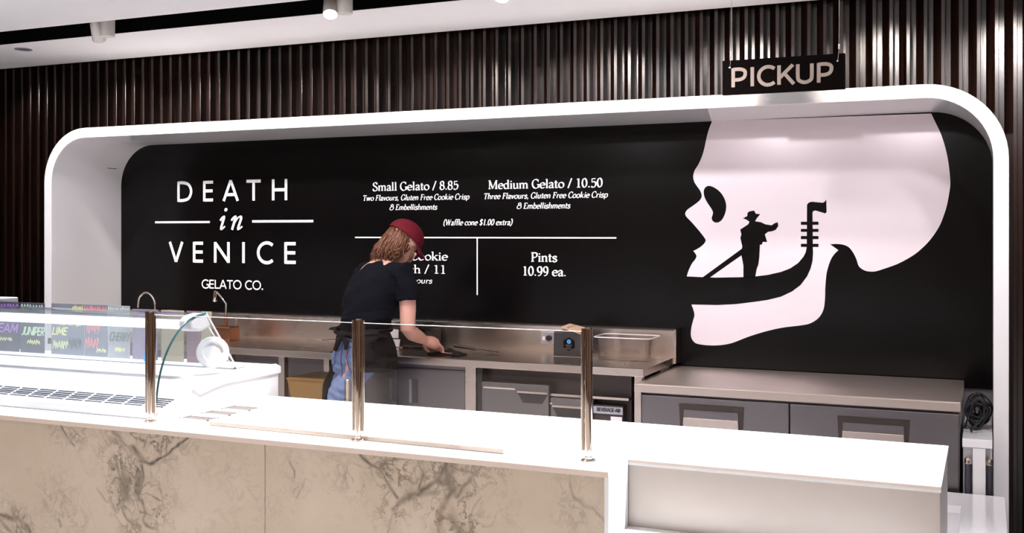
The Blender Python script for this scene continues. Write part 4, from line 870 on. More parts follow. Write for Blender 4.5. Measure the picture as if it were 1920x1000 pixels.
# ------------------------------------------------------------------ steel prep bench along the wall
BT = .844; BX0, BX1, BY0, BY1 = -5.36, -1.507, 4.985, 5.555
pb = thing('prep_bench', 'long stainless steel prep bench with upstand along the black menu board', 'bench', (-3.4, 5.3, 0))
mb = MB(); mb.prism_x([(BY0, BT - .036), (BY0, BT), (BY0 + .012, BT + .003), (BY0 + .03, BT), (BY1, BT), (BY1, BT - .036)], BX0, BX1)
mb.build('worktop', M['steel'], pb, bevel=.0015)
mb = MB(); mb.prism_x([(BY1 - .004, BT - .03), (BY1 - .004, .982), (BY1 + .006, .988), (BY1 + .085, .988), (BY1 + .085, .97), (BY1 + .012, .97), (BY1 + .012, BT - .03)], BX0, BX1 + .0)
mb.build('upstand', M['steel'], pb)
MB().box(BX1 - .004, BX1 + .008, BY1 - .006, BY1 + .09, BT - .036, .989).build('upstand_end', M['chrome'], pb)
for x in (BX0 + .05, -4.35, -3.63, -1.545):
    for y in (BY0 + .06, BY1 - .06): MB().box(x - .019, x + .019, y - .019, y + .019, 0.0, BT - .036).build('leg', M['steel'], pb)
MB().box(BX0 + .05, -3.22, BY0 + .05, BY1 - .05, .20, .225).build('undershelf', M['steel_dark'], pb)
MB().box(BX0 + .03, -1.53, BY1 + .04, BY1 + .05, .02, BT - .04).build('rear_panel', M['grey_wall'], pb)

# steel cupboard under the bench, beside the worker
cb = thing('steel_cupboard', 'stainless two-door cupboard under the prep bench beside the worker', 'cupboard', (-2.7, 5.25, 0))
cx0, cx1 = px_x(672, 5.02), px_x(892, 5.02)
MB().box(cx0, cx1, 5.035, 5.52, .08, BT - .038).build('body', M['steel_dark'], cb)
MB().box(cx0 + .02, cx1 - .02, 5.08, 5.45, 0, .08).build('plinth', M['black_plastic'], cb)
xm = px_x(745, 5.02)
for a, b, h in ((cx0 + .006, xm - .003, px_x(737, 5.01)), (xm + .003, cx1 - .062, px_x(774, 5.01))):
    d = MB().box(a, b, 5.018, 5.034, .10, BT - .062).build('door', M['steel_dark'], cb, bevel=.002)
    q = MB(); q.box(h - .024, h + .024, 5.014, 5.019, .60, .725); q.build('handle_recess', M['card_black'], d)
    MB().box(h - .024, h - .008, 5.0125, 5.0145, .60, .725).build('pull', M['steel'], d)
MB().box(cx1 - .06, cx1, 5.02, 5.034, .08, BT - .04).build('side_stile', M['steel'], cb)

# under-bench drawer fridge
df = thing('drawer_fridge', 'dark under-bench drawer fridge lettered BEVERAGE-AIR beneath the right of the prep bench', 'fridge', (-2.0, 5.25, 0))
dx0, dx1 = px_x(893, 5.02), px_x(1176, 5.02)
MB().box(dx0, dx1, 5.09, 5.50, .06, BT - .039).build('body', M['brown_trim'], df)
MB().box(dx0, dx0 + .03, 5.03, 5.09, .06, BT - .039).build('post', M['black_plastic'], df)
MB().box(dx0, dx1, 5.12, 5.48, 0, .06).build('plinth', M['black_plastic'], df)
MB().box(dx0 + .03, dx1, 5.04, 5.09, .68, .692).build('counter_rail', M['steel'], df)
def drawer(pa, pb, zt, hx0, hx1):
    a, b = px_x(pa, 5.02), px_x(pb, 5.02)
    d = MB().box(a, b, 5.02, 5.085, .36, zt).build('drawer', M['label_silver' if False else 'steel_dark'], df, bevel=.003)
    MB().tube([(a + .015, 5.012, zt - .028), (hx0 - .01, 5.012, zt - .028)], .005, 8).build('rail', M['chrome'], d)
    MB().prism_y([(hx0, zt - .045), (hx1, zt - .045), (hx1 - .03, zt - .095), (hx0 + .03, zt - .095)], 5.016, 5.021).build('handle_recess', M['black_plastic'], d)
    MB().box(hx0, hx1, 5.012, 5.020, zt - .046, zt - .036).build('grip', M['steel'], d)
drawer(903, 1029, .735, px_x(971, 5.02), px_x(1027, 5.02))
drawer(1032, 1112, .675, px_x(1036, 5.02), px_x(1100, 5.02))
la, lb = px_x(1100, 5.02), px_x(1167, 5.02)
lp = MB().box(la, lb, 5.03, 5.088, .40, .652).build('control_panel', M['brown_trim'], df, bevel=.002)
MB().box(la, lb, 5.024, 5.031, .612, .647).build('name_strip', M['label_silver'], lp)
mb = MB(); lettering(mb, 'BEVERAGE-AIR', px_x(1119, 5.02), px_x(1163, 5.02), .6235, .0175, lambda a, b, l=0: (a, 5.0225 - l, b), SANS, .2, .2); mb.build('lettering', M['black_plastic'], lp, fix=False)
MB().box(px_x(1144, 5.02), px_x(1165, 5.02), 5.028, 5.0305, .555, .600).build('sticker', M['paper'], lp)

# ------------------------------------------------------------------ low fridge with two doors
lf = thing('worktop_fridge', 'low stainless two-door worktop fridge right of the prep bench under the skull', 'fridge', (-.82, 5.25, 0))
RX0, RX1, RY0, RY1, RT = -1.500, -.100, 4.885, 5.63, .790
lx0 = px_x(1189, 4.885)
mb = MB(); mb.prism_x([(RY0, RT - .040), (RY0, RT - .004), (RY0 + .006, RT), (RY1, RT), (RY1, RT - .040)], lx0, RX1); mb.build('worktop', M['steel_top'], lf, bevel=.001)
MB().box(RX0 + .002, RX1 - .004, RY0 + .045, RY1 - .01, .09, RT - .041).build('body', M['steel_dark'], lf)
MB().box(RX0 + .03, RX1 - .03, RY0 + .09, RY1 - .05, .0, .09).build('plinth', M['black_plastic'], lf)
xg = px_x(1481, 4.9)
for a, b, (ha, hb, za) in ((RX0 + .012, xg - .003, (1273, 1394, 757)), (xg + .003, RX1 - .006, (1570, 1706, 780))):
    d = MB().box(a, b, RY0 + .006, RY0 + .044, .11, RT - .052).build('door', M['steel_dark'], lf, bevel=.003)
    A, B = px_x(ha, 4.885), px_x(hb, 4.885); zt = on_y(ha, za, 4.885)[2]
    MB().prism_y([(A, zt), (B, zt), (B - .008, zt - .16), (A + .008, zt - .16)], RY0 - .001, RY0 + .007).build('handle_frame', M['brown_trim'], d)
    h = MB().prism_y([(A + .024, zt - .026), (B - .024, zt - .026), (B - .018, zt - .15), (A + .018, zt - .15)], RY0 - .004, RY0 - .0005).build('handle_plate', M['steel_dark'], d)
    MB().prism_y([(A + .022, zt - .062), (B - .022, zt - .062), (B - .018, zt - .145), (A + .018, zt - .145)], RY0 - .010, RY0 - .004).build('grip', M['steel'], h, bevel=.004)
MB().box(RX0, RX0 + .011, RY0 + .004, RY0 + .044, .09, RT - .041).build('stile', M['steel'], lf)

# ------------------------------------------------------------------ things at the right end
pd = thing('low_cabinet', 'narrow white cabinet with dark round posts squeezed between low fridge and white frame', 'cabinet', (-.03, 5.0, 0))
ct_ = .644
MB().box(-.093, .022, 4.865, 5.60, ct_ - .036, ct_).build('cap', M['white_lacquer'], pd, bevel=.002)
MB().box(-.091, .021, 4.925, 5.58, .0, ct_ - .0365).build('body', M['white_lacquer'], pd)
a, b = px_x(1824, 4.87), px_x(1848, 4.87)
MB().box(a, b, 4.868, 4.924, .0, ct_ - .0365).build('center_rail', M['white_lacquer'], pd, bevel=.002)
for px in (1815.5, 1855.5):
    X = px_x(px, 4.895); r = .0135
    k = MB().lathe([(r, .10), (r, .545), (0, .545)], (X, 4.895, 0), 20).build('round_post', M['dark_grey'], pd, smooth=True)
    MB().lathe([(r + .001, .535), (r + .001, .552), (r - .004, .560), (0, .560)], (X, 4.895, 0), 20).build('chrome_cap', M['chrome'], k, smooth=True)
lz = .42
lo = thing('low_ledge', 'low white L-shaped ledge on the floor at the right end of the counter', 'ledge', (-.1, 4.5, 0))
xr = on_z(1885, 935, lz)[0]; xi = on_z(1802, 950, lz)[0]; yb = 4.845; yf = on_z(1770, 947, lz)[1]
MB().prism_z([(-.75, yf), (xi, yf), (xi, 3.7), (xr, 3.7), (xr, yb), (-.75, yb)], lz - .03, lz).build('top', M['white_lacquer'], lo, bevel=.002)
MB().prism_z([(-.74, yf + .01), (xi + .01, yf + .01), (xi + .01, 3.71), (xr - .01, 3.71), (xr - .01, yb - .01), (-.74, yb - .01)], 0, lz - .03).build('base', M['white_lacquer'], lo)
# coil of black cables on the low cabinet
mb = MB(); rn = random.Random(8)
for k in range(34):
    c = Vector((-.036 + rn.uniform(-.010, .010), 5.13 + rn.uniform(-.05, .06), .725)); rx = rn.uniform(.014, .050); rz = rn.uniform(.022, .074); ph = rn.random() * 6; tl = rn.uniform(-.5, .5)
    pts = []
    for i in range(29):
        a = 2 * math.pi * i / 28
        x = rx * math.cos(a) + .003 * math.sin(3 * a + ph); z = rz * math.sin(a) + .004 * math.cos(2 * a + ph)
        pts.append(c + Vector((x, z * tl * .5 + .01 * math.sin(a + ph), z)))
    mb.tube(pts, .0038, 8, caps=False)
mb.tube([Vector(p) for p in catmull([(-.085, 5.02, .66), (-.07, 5.0, .72), (-.04, 5.0, .79), (-.01, 5.0, .77), (-.02, 5.0, .71), (-.055, 5.0, .668), (-.06, 5.0, .649)], 6)], .0042, 8)
tag(mb.build('cable_coil', M['rubber'], smooth=True, origin=(-.036, 5.13, ct_)), 'tangled coil of black cables on the narrow white cabinet by the frame', 'cable')

# ------------------------------------------------------------------ things on the bench
def tap(label, pts, r, base, head=None):
    t = thing('tap', label, 'tap', base, None)
    MB().lathe([(.026, 0), (.026, .012), (.016, .02), (.014, .06), (.010, .066)], base, 20).build('base', M['chrome'], t, smooth=True)
    MB().tube(pts, r, 12).build('spout', M['chrome'], t, smooth=True)
    if head: MB().lathe([(.009, 0), (.012, .02), (.011, .055), (.016, .065), (0, .068)], head, 16, axis=(-.06, 0, -1)).build('spray_head', M['chrome'], t, smooth=True)
    return t
ty = 5.44
P = lambda a, b: Vector(on_y(a, b, ty))
x1 = P(291, 560); bz_ = BT
tap('chrome gooseneck tap rising behind the first chrome post', [(x1.x, ty, BT + .06)] + [tuple(v) for v in catmull([P(291, 610), P(291, 575), P(288, 561), P(281, 552), P(274, 549), P(267, 552), P(261, 560), P(259, 577)], 5)], .0065, (x1.x, ty, BT))
x2 = P(424, 570)
t = tap('chrome pull-down tap with angled arm below GELATO CO.', [(x2.x, ty, BT + .06), P(424, 590), P(424, 570), P(416, 559), P(406, 548)], .0065, (x2.x, ty, BT), tuple(P(404, 546)))
MB().tube([(x2.x, ty - .001, BT + .066), (x2.x, ty - .001, P(424, 592).z)], .011, 14).build('riser', M['copper'], t, smooth=True)  # copper colour paints the warm reflection on the chrome column
x3 = P(447, 625)
MB().tube([(x2.x, ty - .02, BT + .05), (x3.x, ty - .02, BT + .05)], .010, 12).build('valve_arm', M['chrome'], t, smooth=True)
mb = MB(); mb.ball((x3.x, ty - .02, BT + .05), .020, .020, .018, 16); mb.tube([(x3.x, ty - .02, BT + .06), (x3.x + .004, ty - .02, BT + .115)], .006, 8); mb.ball((x3.x + .004, ty - .02, BT + .118), .012, .012, .008, 12); mb.build('valve_handle', M['chrome'], t, smooth=True)
cp = MB(); a = px_x(406, 5.33); b = px_x(440, 5.33); cp.box(a, b, 5.28, 5.38, BT + .0005, BT + .085)
tag(cp.build('copper_box', M['copper'], bevel=.006, origin=((a + b) / 2, 5.33, BT)), 'copper-coloured box below the angled pull-down tap on the prep bench', 'box')

# black appliance behind the worker's arm with a white label
ba = thing('countertop_machine', 'black countertop machine behind the worker’s forearm on the steel bench'.replace('’', "'"), 'appliance', (px_x(775, 5.4), 5.4, BT))
a, b = px_x(729, 5.34), px_x(803, 5.36)
MB().box(a, b, 5.34, 5.52, BT + .012, BT + .105).build('body', M['black_plastic'], ba, bevel=.006)
MB().box(a + .02, b - .03, 5.33, 5.50, BT + .112, BT + .145).build('lid', M['black_plastic'], ba, bevel=.008)
MB().tube([(b - .06, 5.33, BT + .125), (b - .02, 5.30, BT + .15), (b - .005, 5.30, BT + .15)], .010, 10).build('handle', M['black_plastic'], ba, smooth=True)
mb = MB()
for xx in (a + .02, b - .02):
    for yy in (5.36, 5.50): mb.box(xx - .012, xx + .012, yy - .012, yy + .012, BT + .0005, BT + .012)
mb.build('foot', M['rubber'], ba)
a2, b2 = px_x(731, 5.337), px_x(747, 5.337)
MB().box(a2, b2, 5.3375, 5.3395, BT + .058, BT + .108).build('paper_label', M['paper'], ba)
a2, b2 = px_x(731, 5.32), px_x(748, 5.32)
pn = MB().hexa([(a2, 5.318, BT + .0005), (b2, 5.318, BT + .0005), (b2, 5.319, BT + .0005), (a2, 5.319, BT + .0005)], [(a2, 5.334, BT + .052), (b2, 5.334, BT + .052), (b2, 5.335, BT + .052), (a2, 5.335, BT + .052)]).build('paper_note', M['paper'], origin=((a2 + b2) / 2, 5.32, BT))
tag(pn, "small white paper note leaning on the black machine behind the worker's back", 'paper')
# wall socket
so = thing('power_socket', 'grey power socket with black plug on the steel upstand left of the black box', 'socket', (px_x(1027, 5.55), 5.55, .92))
a, b = px_x(1014, 5.547), px_x(1042, 5.547)
MB().box(a, b, 5.545, 5.5505, .886, .952).build('plate', M['label_silver'], so, bevel=.002)
MB().lathe([(.017, 0), (.015, .018), (.0, .018)], (px_x(1030, 5.545), 5.545, .918), 18, axis=(0, -1, 0)).build('plug', M['black_plastic'], so)
MB().box(a + .012, a + .026, 5.5425, 5.5455, .905, .925).build('switch', M['paper'], so)
# black box with emblem and torn cardboard top
bb = thing('napkin_box', 'glossy black box with blue-dotted emblem and tan cardboard top by the socket', 'box', (px_x(1064, 5.33), 5.38, BT))
a, b = px_x(1037, 5.30), px_x(1091, 5.30)
zt = BT + .135
M['black_gloss'] = mat('black_gloss', (0.02, 0.02, 0.024), 0.10, var=.2, spec=.8, coat=.5)
MB().hexa([(a, 5.30, BT + .0005), (b, 5.30, BT + .0005), (b, 5.44, BT + .0005), (a, 5.44, BT + .0005)], [(a + .003, 5.30, zt), (b - .003, 5.30, zt), (b - .003, 5.44, zt), (a + .003, 5.44, zt)]).build('body', M['black_gloss'], bb, bevel=.006)
mb = MB(); xm = (a + b) / 2
mb.hexa([(a + .004, 5.305, zt + .002), (xm, 5.305, zt + .022), (xm, 5.43, zt + .024), (a + .004, 5.43, zt + .006)], [(a + .004, 5.305, zt + .005), (xm, 5.305, zt + .026), (xm, 5.43, zt + .028), (a + .004, 5.43, zt + .010)])
mb.hexa([(xm - .035, 5.297, zt + .023), (b - .002, 5.290, zt - .010), (b - .002, 5.42, zt + .008), (xm - .035, 5.43, zt + .03)], [(xm - .035, 5.297, zt + .027), (b - .002, 5.290, zt - .006), (b - .002, 5.42, zt + .012), (xm - .035, 5.43, zt + .034)])
mb.build('cardboard_flap', M['kraft'], bb)
hx = px_x(1067, 5.30); hz = BT + .072
em = MB().prism_y([(hx + .036 * math.cos(math.radians(30 + 60 * i)), hz + .036 * math.sin(math.radians(30 + 60 * i))) for i in range(6)], 5.2982, 5.2997).build('emblem', M['sign_black'], bb)
MB().prism_y([(hx + .012 * math.cos(i * math.pi / 10), hz + .013 + .012 * math.sin(i * math.pi / 10)) for i in range(20)], 5.2974, 5.2981).build('blue_dot', M['blue_dot'], em)
mb = MB(); f = lambda u, v, l=0: (u, 5.2978 - l, v)
for z, hw, n_, sd in ((hz - .006, .020, 6, 1), (hz - .015, .012, 4, 2), (hz - .024, .018, 6, 3)): scribble(mb, hx - hw, hx + hw, z - .0025, z + .0025, f, n_, .0012, sd)
mb.build('print', M['grey_print'], em, fix=False)
# clear plastic tub
tbx = thing('clear_tub', 'clear plastic food tub with flared rim on the steel bench by its right end', 'tub', (px_x(1175, 5.36), 5.38, BT))
a, b, zz, zt = px_x(1122, 5.33), px_x(1222, 5.33), BT + .001, BT + .115
def rr(x0, x1, y0, y1, z, r, n=5):
    out = []
    for cx_, cy_, a0 in ((x1 - r, y1 - r, 0), (x0 + r, y1 - r, 90), (x0 + r, y0 + r, 180), (x1 - r, y0 + r, 270)):
        out += [(cx_ + r * math.cos(math.radians(a0 + 90 * i / n)), cy_ + r * math.sin(math.radians(a0 + 90 * i / n)), z) for i in range(n + 1)]
    return out
mb = MB(); mb.loft([rr(a + .01, b - .01, 5.285, 5.455, zz, .02), rr(a, b, 5.275, 5.465, zt - .012, .025), rr(a, b, 5.275, 5.465, zt, .025), rr(a - .012, b + .012, 5.263, 5.477, zt + .002, .03), rr(a - .012, b + .012, 5.263, 5.477, zt + .004, .03), rr(a + .003, b - .003, 5.278, 5.462, zt + .003, .023), rr(a + .013, b - .013, 5.288, 5.452, zz + .004, .018)])
mb.build('tub', M['clear_plastic'], tbx, smooth=True, angle=35)
mb = MB(); mb.tube(rr(a - .010, b + .010, 5.265, 5.475, zt + .003, .03) + [rr(a - .010, b + .010, 5.265, 5.475, zt + .003, .03)[0]], .0026, 6); mb.build('rim', M['glass_edge'], tbx, smooth=True)
# gold bin under the bench and steel stub post behind the counter
gb_ = thing('waste_bin', 'tapered gold-brown bin under the prep bench left of the worker', 'bin', (px_x(575, 5.1), 5.15, 0))
a, b = px_x(538, 5.02), px_x(613, 5.02); zt = on_y(575, 713, 5.02)[2]
mb = MB(); mb.hexa([(a + .08, 5.08, .23), (b - .06, 5.08, .23), (b - .06, 5.28, .23), (a + .08, 5.28, .23)], [(a, 5.02, zt), (b, 5.02, zt), (b, 5.32, zt), (a, 5.32, zt)]); mb.build('body', M['gold_bin'], gb_)
MB().box(a - .003, b + .003, 5.014, 5.326, zt, zt + .006).build('rim', M['gold_bin'], gb_)
pp = on_y(652, 712, 3.75)
sp_ = thing('stub_post', 'slim steel stub post behind the counter in front of the worker’s jeans'.replace('’', "'"), 'post', (pp[0], 3.75, 0))
MB().lathe([(.03, 0), (.03, .006), (.0125, .008), (.0125, pp[2] - .003), (.010, pp[2]), (0, pp[2])], (pp[0], 3.75, 0), 20).build('tube', M['steel'], sp_, smooth=True)
# ------------------------------------------------------------------ the worker, built in her own frame: x right, y ahead, z up
PX, PYW, PRZ = -2.975, 4.735, math.radians(-16)
person = thing('person', 'person from behind in burgundy cap, black T-shirt, apron and jeans, leaning over the bench', 'person', (PX, PYW, 0), rz=PRZ)
def ring(c, a, b, th=0.0, n=28, ex=2.3, bias=0.0):
    c = Vector(c); t = math.radians(th); v = Vector((0, math.cos(t), -math.sin(t))); out = []
    for k in range(n):
        s, co = math.sin(2 * math.pi * k / n), math.cos(2 * math.pi * k / n)
        x = abs(co) ** (2 / ex) * math.copysign(1, co) * a; y = abs(s) ** (2 / ex) * math.copysign(1, s) * b
        out.append(c + Vector((x, 0, 0)) + v * (y + bias * b * (1 if y < 0 else 0)))
    return out
def warp(co):           # weight carried forward and to the right over the hips
    co = np.asarray(co, dtype=float).reshape(-1, 3).copy(); z = co[:, 2]
    k = np.clip((1.24 - z) / .22, 0, 1); k = k * k * (3 - 2 * k); q = np.clip((z - .70) / .14, 0, 1); k = k * q * q * (3 - 2 * q)
    arm = ((np.abs(co[:, 0] + .002) > .168) | (co[:, 1] > .24)) & (z > .86)
    k = np.where(arm, 0, k)
    co[:, 0] += .026 * k; co[:, 1] += .040 * k
    return co
def fuse(mb, name, m, parent, voxel, smooth_it=6, post=None, local=True):
    me = mb.mesh(name + '_src', m, fix=True)
    o = bpy.data.objects.new(name + '_src', me); COL.objects.link(o)
    r = o.modifiers.new('r', 'REMESH'); r.mode = 'VOXEL'; r.voxel_size = voxel
    s = o.modifiers.new('s', 'SMOOTH'); s.iterations = smooth_it; s.factor = .5
    dg = bpy.context.evaluated_depsgraph_get()
    me2 = bpy.data.meshes.new_from_object(o.evaluated_get(dg)); me2.name = name
    bpy.data.objects.remove(o); bpy.data.meshes.remove(me)
    if True:
        n = len(me2.vertices); co = np.empty(n * 3); me2.vertices.foreach_get('co', co); no = np.empty(n * 3); me2.vertices.foreach_get('normal', no)
        co = co.reshape(-1, 3); co = post(co, no.reshape(-1, 3)) if post else co; co = warp(co); me2.vertices.foreach_set('co', co.ravel()); me2.update()
    me2.materials.clear(); me2.materials.append(m)
    me2.polygons.foreach_set('use_smooth', [True] * len(me2.polygons))
    o2 = bpy.data.objects.new(name, me2); COL.objects.link(o2); o2.parent = parent
    return o2

HC = Vector((.024, .320, 1.438))                      # head centre
HR = Euler((math.radians(-40), math.radians(6), math.radians(-14)), 'XYZ').to_matrix()
def hd(x, y, z): return HC + HR @ Vector((x, y, z))
SPINE = [((0, -.012, .80), .124, .086, 0), ((0, -.016, .86), .138, .098, 0), ((0, -.010, .93), .130, .090, 4), ((0, .015, 1.02), .112, .080, 14), ((0, .07, 1.12), .122, .090, 26), ((.008, .135, 1.215), .140, .100, 35), ((.016, .19, 1.285), .135, .082, 42), ((.008, .228, 1.332), .082, .060, 42)]
body = MB()
body.loft([ring(c, a, b, t) for c, a, b, t in SPINE])
body.tube([(0, .205, 1.32), (.004, .245, 1.365), (.012, .285, 1.41), (.018, .31, 1.45)], [.062, .052, .048, .046], 18)
# head: skull, jaw, nose, brow, ears, lips
body.ball(hd(0, -.01, .03), .074, .094, .088, 24, HR)
body.ball(hd(0, .030, -.035), .058, .066, .074, 22, HR)
body.ball(hd(0, .058, -.078), .030, .030, .026, 14, HR)
body.tube([hd(0, .088, .012), hd(0, .104, -.020), hd(0, .096, -.032)], [.010, .013, .012], 10)
for s in (-1, 1):
    body.ball(hd(s * .034, .072, -.018), .026, .020, .024, 12, HR)
    body.ball(hd(s * .076, -.008, -.012), .010, .018, .030, 12, HR)
body.ball(hd(0, .092, -.058), .022, .010, .008, 12, HR)
# arms
RS, RE, RW = Vector((.160, .19, 1.295)), Vector((.196, .195, 1.005)), Vector((.172, .345, .935))
body.tube([(.11, .18, 1.30), RS, (.186, .20, 1.20), (.194, .20, 1.10), RE, (.192, .235, .978), (.184, .29, .956), RW], [.05, .052, .047, .043, .038, .039, .033, .024], 18)
LS, LE, LW = Vector((-.128, .205, 1.27)), Vector((-.262, .215, 1.075)), Vector((-.26, .37, .935))
body.tube([(-.08, .19, 1.29), LS, (-.178, .215, 1.18), LE, (-.29, .26, 1.03), (-.275, .33, .97), LW], [.05, .052, .046, .038, .038, .032, .024], 18)
def hand(w, fwd, side, palm_n, s):
    """palm, four bent fingers of unequal length and a side thumb; fwd along the palm, side toward the thumb, palm_n out of the palm"""
    fwd, side, palm_n = fwd.normalized(), side.normalized(), palm_n.normalized()
    P_ = lambda a, b, c: w + fwd * a + side * b + palm_n * c
    body.tube([w, P_(.02, 0, 0), P_(.05, 0, .002), P_(.085, 0, .006)], [.024, .027, .034, .030], 14)
    for b, L, r in ((.027, .066, .0082), (.009, .074, .0086), (-.010, .069, .0083), (-.027, .055, .0074)):
        body.tube([P_(.07, b, .004), P_(.088, b * 1.08, .010), P_(.088 + L * .42, b * 1.1, .020), P_(.088 + L * .62, b * 1.05, .042), P_(.088 + L * .50, b, .058)], [r * 1.1, r * 1.1, r, r * .95, r * .8], 10)
    body.tube([P_(.022, .022, .004), P_(.042, .046, .016), P_(.066, .050, .034), P_(.082, .040, .046)], [.013, .012, .0105, .0085], 10)
hand(RW, Vector((.10, .95, -.28)), Vector((-.9, .1, -.1)), Vector((-.05, -.25, -1)), 1)
hand(LW, Vector((.35, .9, -.22)), Vector((.9, -.3, 0)), Vector((0, -.2, -1)), -1)
# legs and feet
for s, yo, sh in ((-1, .02, -.012), (1, -.058, .118)):
    body.tube([(s * .074 - sh * .2, -.01, .86), (s * .078 - sh * .75, yo * .6, .74), (s * .078 - sh, yo, .62), (s * .076 - sh, yo + .012, .47), (s * .076 - sh, yo - .008, .34), (s * .076 - sh, yo - .015, .20), (s * .076 - sh, yo - .012, .09)], [.070, .072, .064, .052, .049, .040, .034], 20)
    body.ball((s * .062, -.064, .855), .064, .052, .076, 18)
    body.tube([(s * .078 - sh, yo - .05, .045), (s * .080 - sh, yo + .02, .05), (s * .085 - sh, yo + .11, .035), (s * .087 - sh, yo + .17, .03)], [.035, .040, .034, .022], 14)
bd = fuse(body, 'body', M['skin'], person, .0055, 5)
for s in (-1, 1):
    e = MB().ball(hd(s * .031, .083, .004), .012, .010, .012, 14, HR).build('eye', M['paper'], bd, local=True, smooth=True)

# jeans
j = MB()
j.loft([ring((-.022, -.012, .80), .108, .092, 0), ring((-.004, -.016, .86), .144, .110, 0), ring((0, -.010, .93), .142, .102, 4), ring((0, .0, .985), .132, .094, 8)])
for s, yo, sh in ((-1, .02, -.012), (1, -.058, .118)):
    j.tube([(s * .074 - sh * .2, -.01, .86), (s * .078 - sh * .75, yo * .6, .74), (s * .078 - sh, yo, .62), (s * .076 - sh, yo + .012, .47), (s * .076 - sh, yo - .008, .34), (s * .076 - sh, yo - .015, .20), (s * .076 - sh, yo - .015, .085)], [.080, .080, .072, .060, .058, .052, .050], 24)
    j.ball((s * .062, -.070, .855), .074, .060, .086, 20)
def jw(co, no):
    d = .0022 * np.sin(co[:, 2] * 95 + co[:, 0] * 30 + np.sin(co[:, 0] * 60) * 1.5) * np.clip((.80 - co[:, 2]) / .1, 0, 1) + .0016 * np.sin(co[:, 2] * 160 + co[:, 0] * 55)
    crease = -.012 * np.exp(-(co[:, 0] / .012) ** 2) * (co[:, 1] < -.06) * np.clip((co[:, 2] - .76) / .04, 0, 1)
    fold = -.006 * np.exp(-((co[:, 2] - .775) / .010) ** 2) * (co[:, 1] < -.04)
    return co + no * (d + crease + fold)[:, None]
jn = fuse(j, 'jeans', M['denim'], person, .007, 6, jw)
def on_back(x, z, lift=.0):      # point on the seat of the jeans
    best = None
    hit = jn.ray_cast(Vector((x, -.6, z)), Vector((0, 1, 0))) if False else None
    return None
bvh_src = jn.data
from mathutils.bvhtree import BVHTree
def bvh(o): return BVHTree.FromPolygons([v.co.copy() for v in o.data.vertices], [tuple(p.vertices) for p in o.data.polygons])
JB = bvh(jn)
def seat(x, z, lift=.002):
    h = JB.ray_cast(Vector((x, -.6, z)), Vector((0, 1, 0)))
    return (h[0] + Vector((0, -lift, 0))) if h[0] else Vector((x, -.1, z))
mb = MB()
mb.tube([seat(0, z, .001) for z in np.linspace(.985, .77, 16)], .0028, 6)
for s in (-1, 1):
    P4 = [(s * .038, .925), (s * .115, .918), (s * .112, .835), (s * .077, .812), (s * .042, .838), (s * .038, .925)]
    pts = []
    for (xa, za), (xb, zb) in zip(P4, P4[1:]): pts += [seat(xa + (xb - xa) * t, za + (zb - za) * t, .001) for t in np.linspace(0, 1, 7)[:-1]]
    mb.tube(pts + [pts[0]], .0018, 6)
mb.tube([seat(x, .950, .001) for x in np.linspace(-.13, .13, 18)], .0018, 6)
mb.build('seam', M['denim_seam'], jn, local=True, smooth=True)
q = seat(.040, .895); MB().box(q.x - .004, q.x + .004, q.y - .003, q.y + .001, q.z - .008, q.z + .008).build('red_tab', M['red_tag'], jn, local=True)

# T-shirt
ts_ = MB()
ts_.loft([ring((0, .0, .955), .148, .110, 10), ring((0, .005, .99), .146, .110, 12), ring((0, .018, 1.03), .138, .104, 15), ring((0, .07, 1.12), .142, .108, 26), ring((.014, .132, 1.212), .146, .110, 36), ring((.022, .184, 1.276), .134, .092, 44), ring((.008, .210, 1.303), .092, .074, 44)])
for S_, m1, m2, e in ((RS, (.187, .20, 1.215), (.195, .20, 1.17), (.197, .20, 1.150)), (LS, (-.172, .215, 1.195), (-.200, .216, 1.150), (-.206, .216, 1.138))):
    ts_.tube([(S_.x * .6, .175, 1.285), S_, m1, m2, e], [.066, .068, .064, .066, .067], 22)
def tw(co, no):
    z, x, y = co[:, 2], co[:, 0], co[:, 1]
    low = np.clip((1.13 - z) / .12, 0, 1)
    d = low * (.0050 * np.sin(z * 110 + x * 22 + 1.2 * np.sin(x * 25)) + .003 * np.sin(z * 190 - x * 40)) + .0028 * np.sin(z * 48 - x * 38 + y * 10) + .0018 * np.sin(x * 75 + z * 55)
    return co + no * d[:, None]
tsh = fuse(ts_, 't_shirt', M['tshirt'], person, .007, 5, tw)

# apron: wraps the front, open over the seat of the jeans
def apron_mesh():
    rows, cols = 22, 60; vs = []; fs = []
    for i in range(rows + 1):
        t = i / rows
        for k in range(cols + 1):
            f = math.radians(-122 + (152 + 122) * k / cols)
            u = k / cols; zb = .60 + .205 * max(0, min(1, (u - .2) / .2)); zt = 1.005 - .02 * math.cos(f)
            z = zt + (zb - zt) * t
            k1 = min(1, (1 - abs(t - .35) * .4))
            flare = (.034 * t + .010 * math.sin(f * 7 + t * 2) * t) * min(1, max(0, u - .12) * 2.2)
            cy = -.012 + .02 * (1 - t)
            a = .150 + .026 * math.sin(min(1, t * 1.9) * math.pi / 2) + flare; b = .116 + .020 * math.sin(min(1, t * 1.9) * math.pi / 2) + flare * .8
            vs.append((a * math.sin(f), cy + b * math.cos(f), z))
    for i in range(rows):
        for k in range(cols):
            c = cols + 1; fs.append((i * c + k, i * c + k + 1, (i + 1) * c + k + 1, (i + 1) * c + k))
    return vs, fs
mb = MB(); mb.add(*apron_mesh()); mb.v = [tuple(v) for v in warp(mb.v)]; ap = mb.build('apron', M['apron_cloth'], person, local=True, smooth=True, angle=180)
so_ = ap.modifiers.new('thick', 'SOLIDIFY'); so_.thickness = .004
mb = MB()
mb.tube([(.163 * math.sin(f), .005 + .122 * math.cos(f), 1.0 + .012 * math.cos(f)) for f in np.linspace(0, 2 * math.pi, 40)], .011, 8)
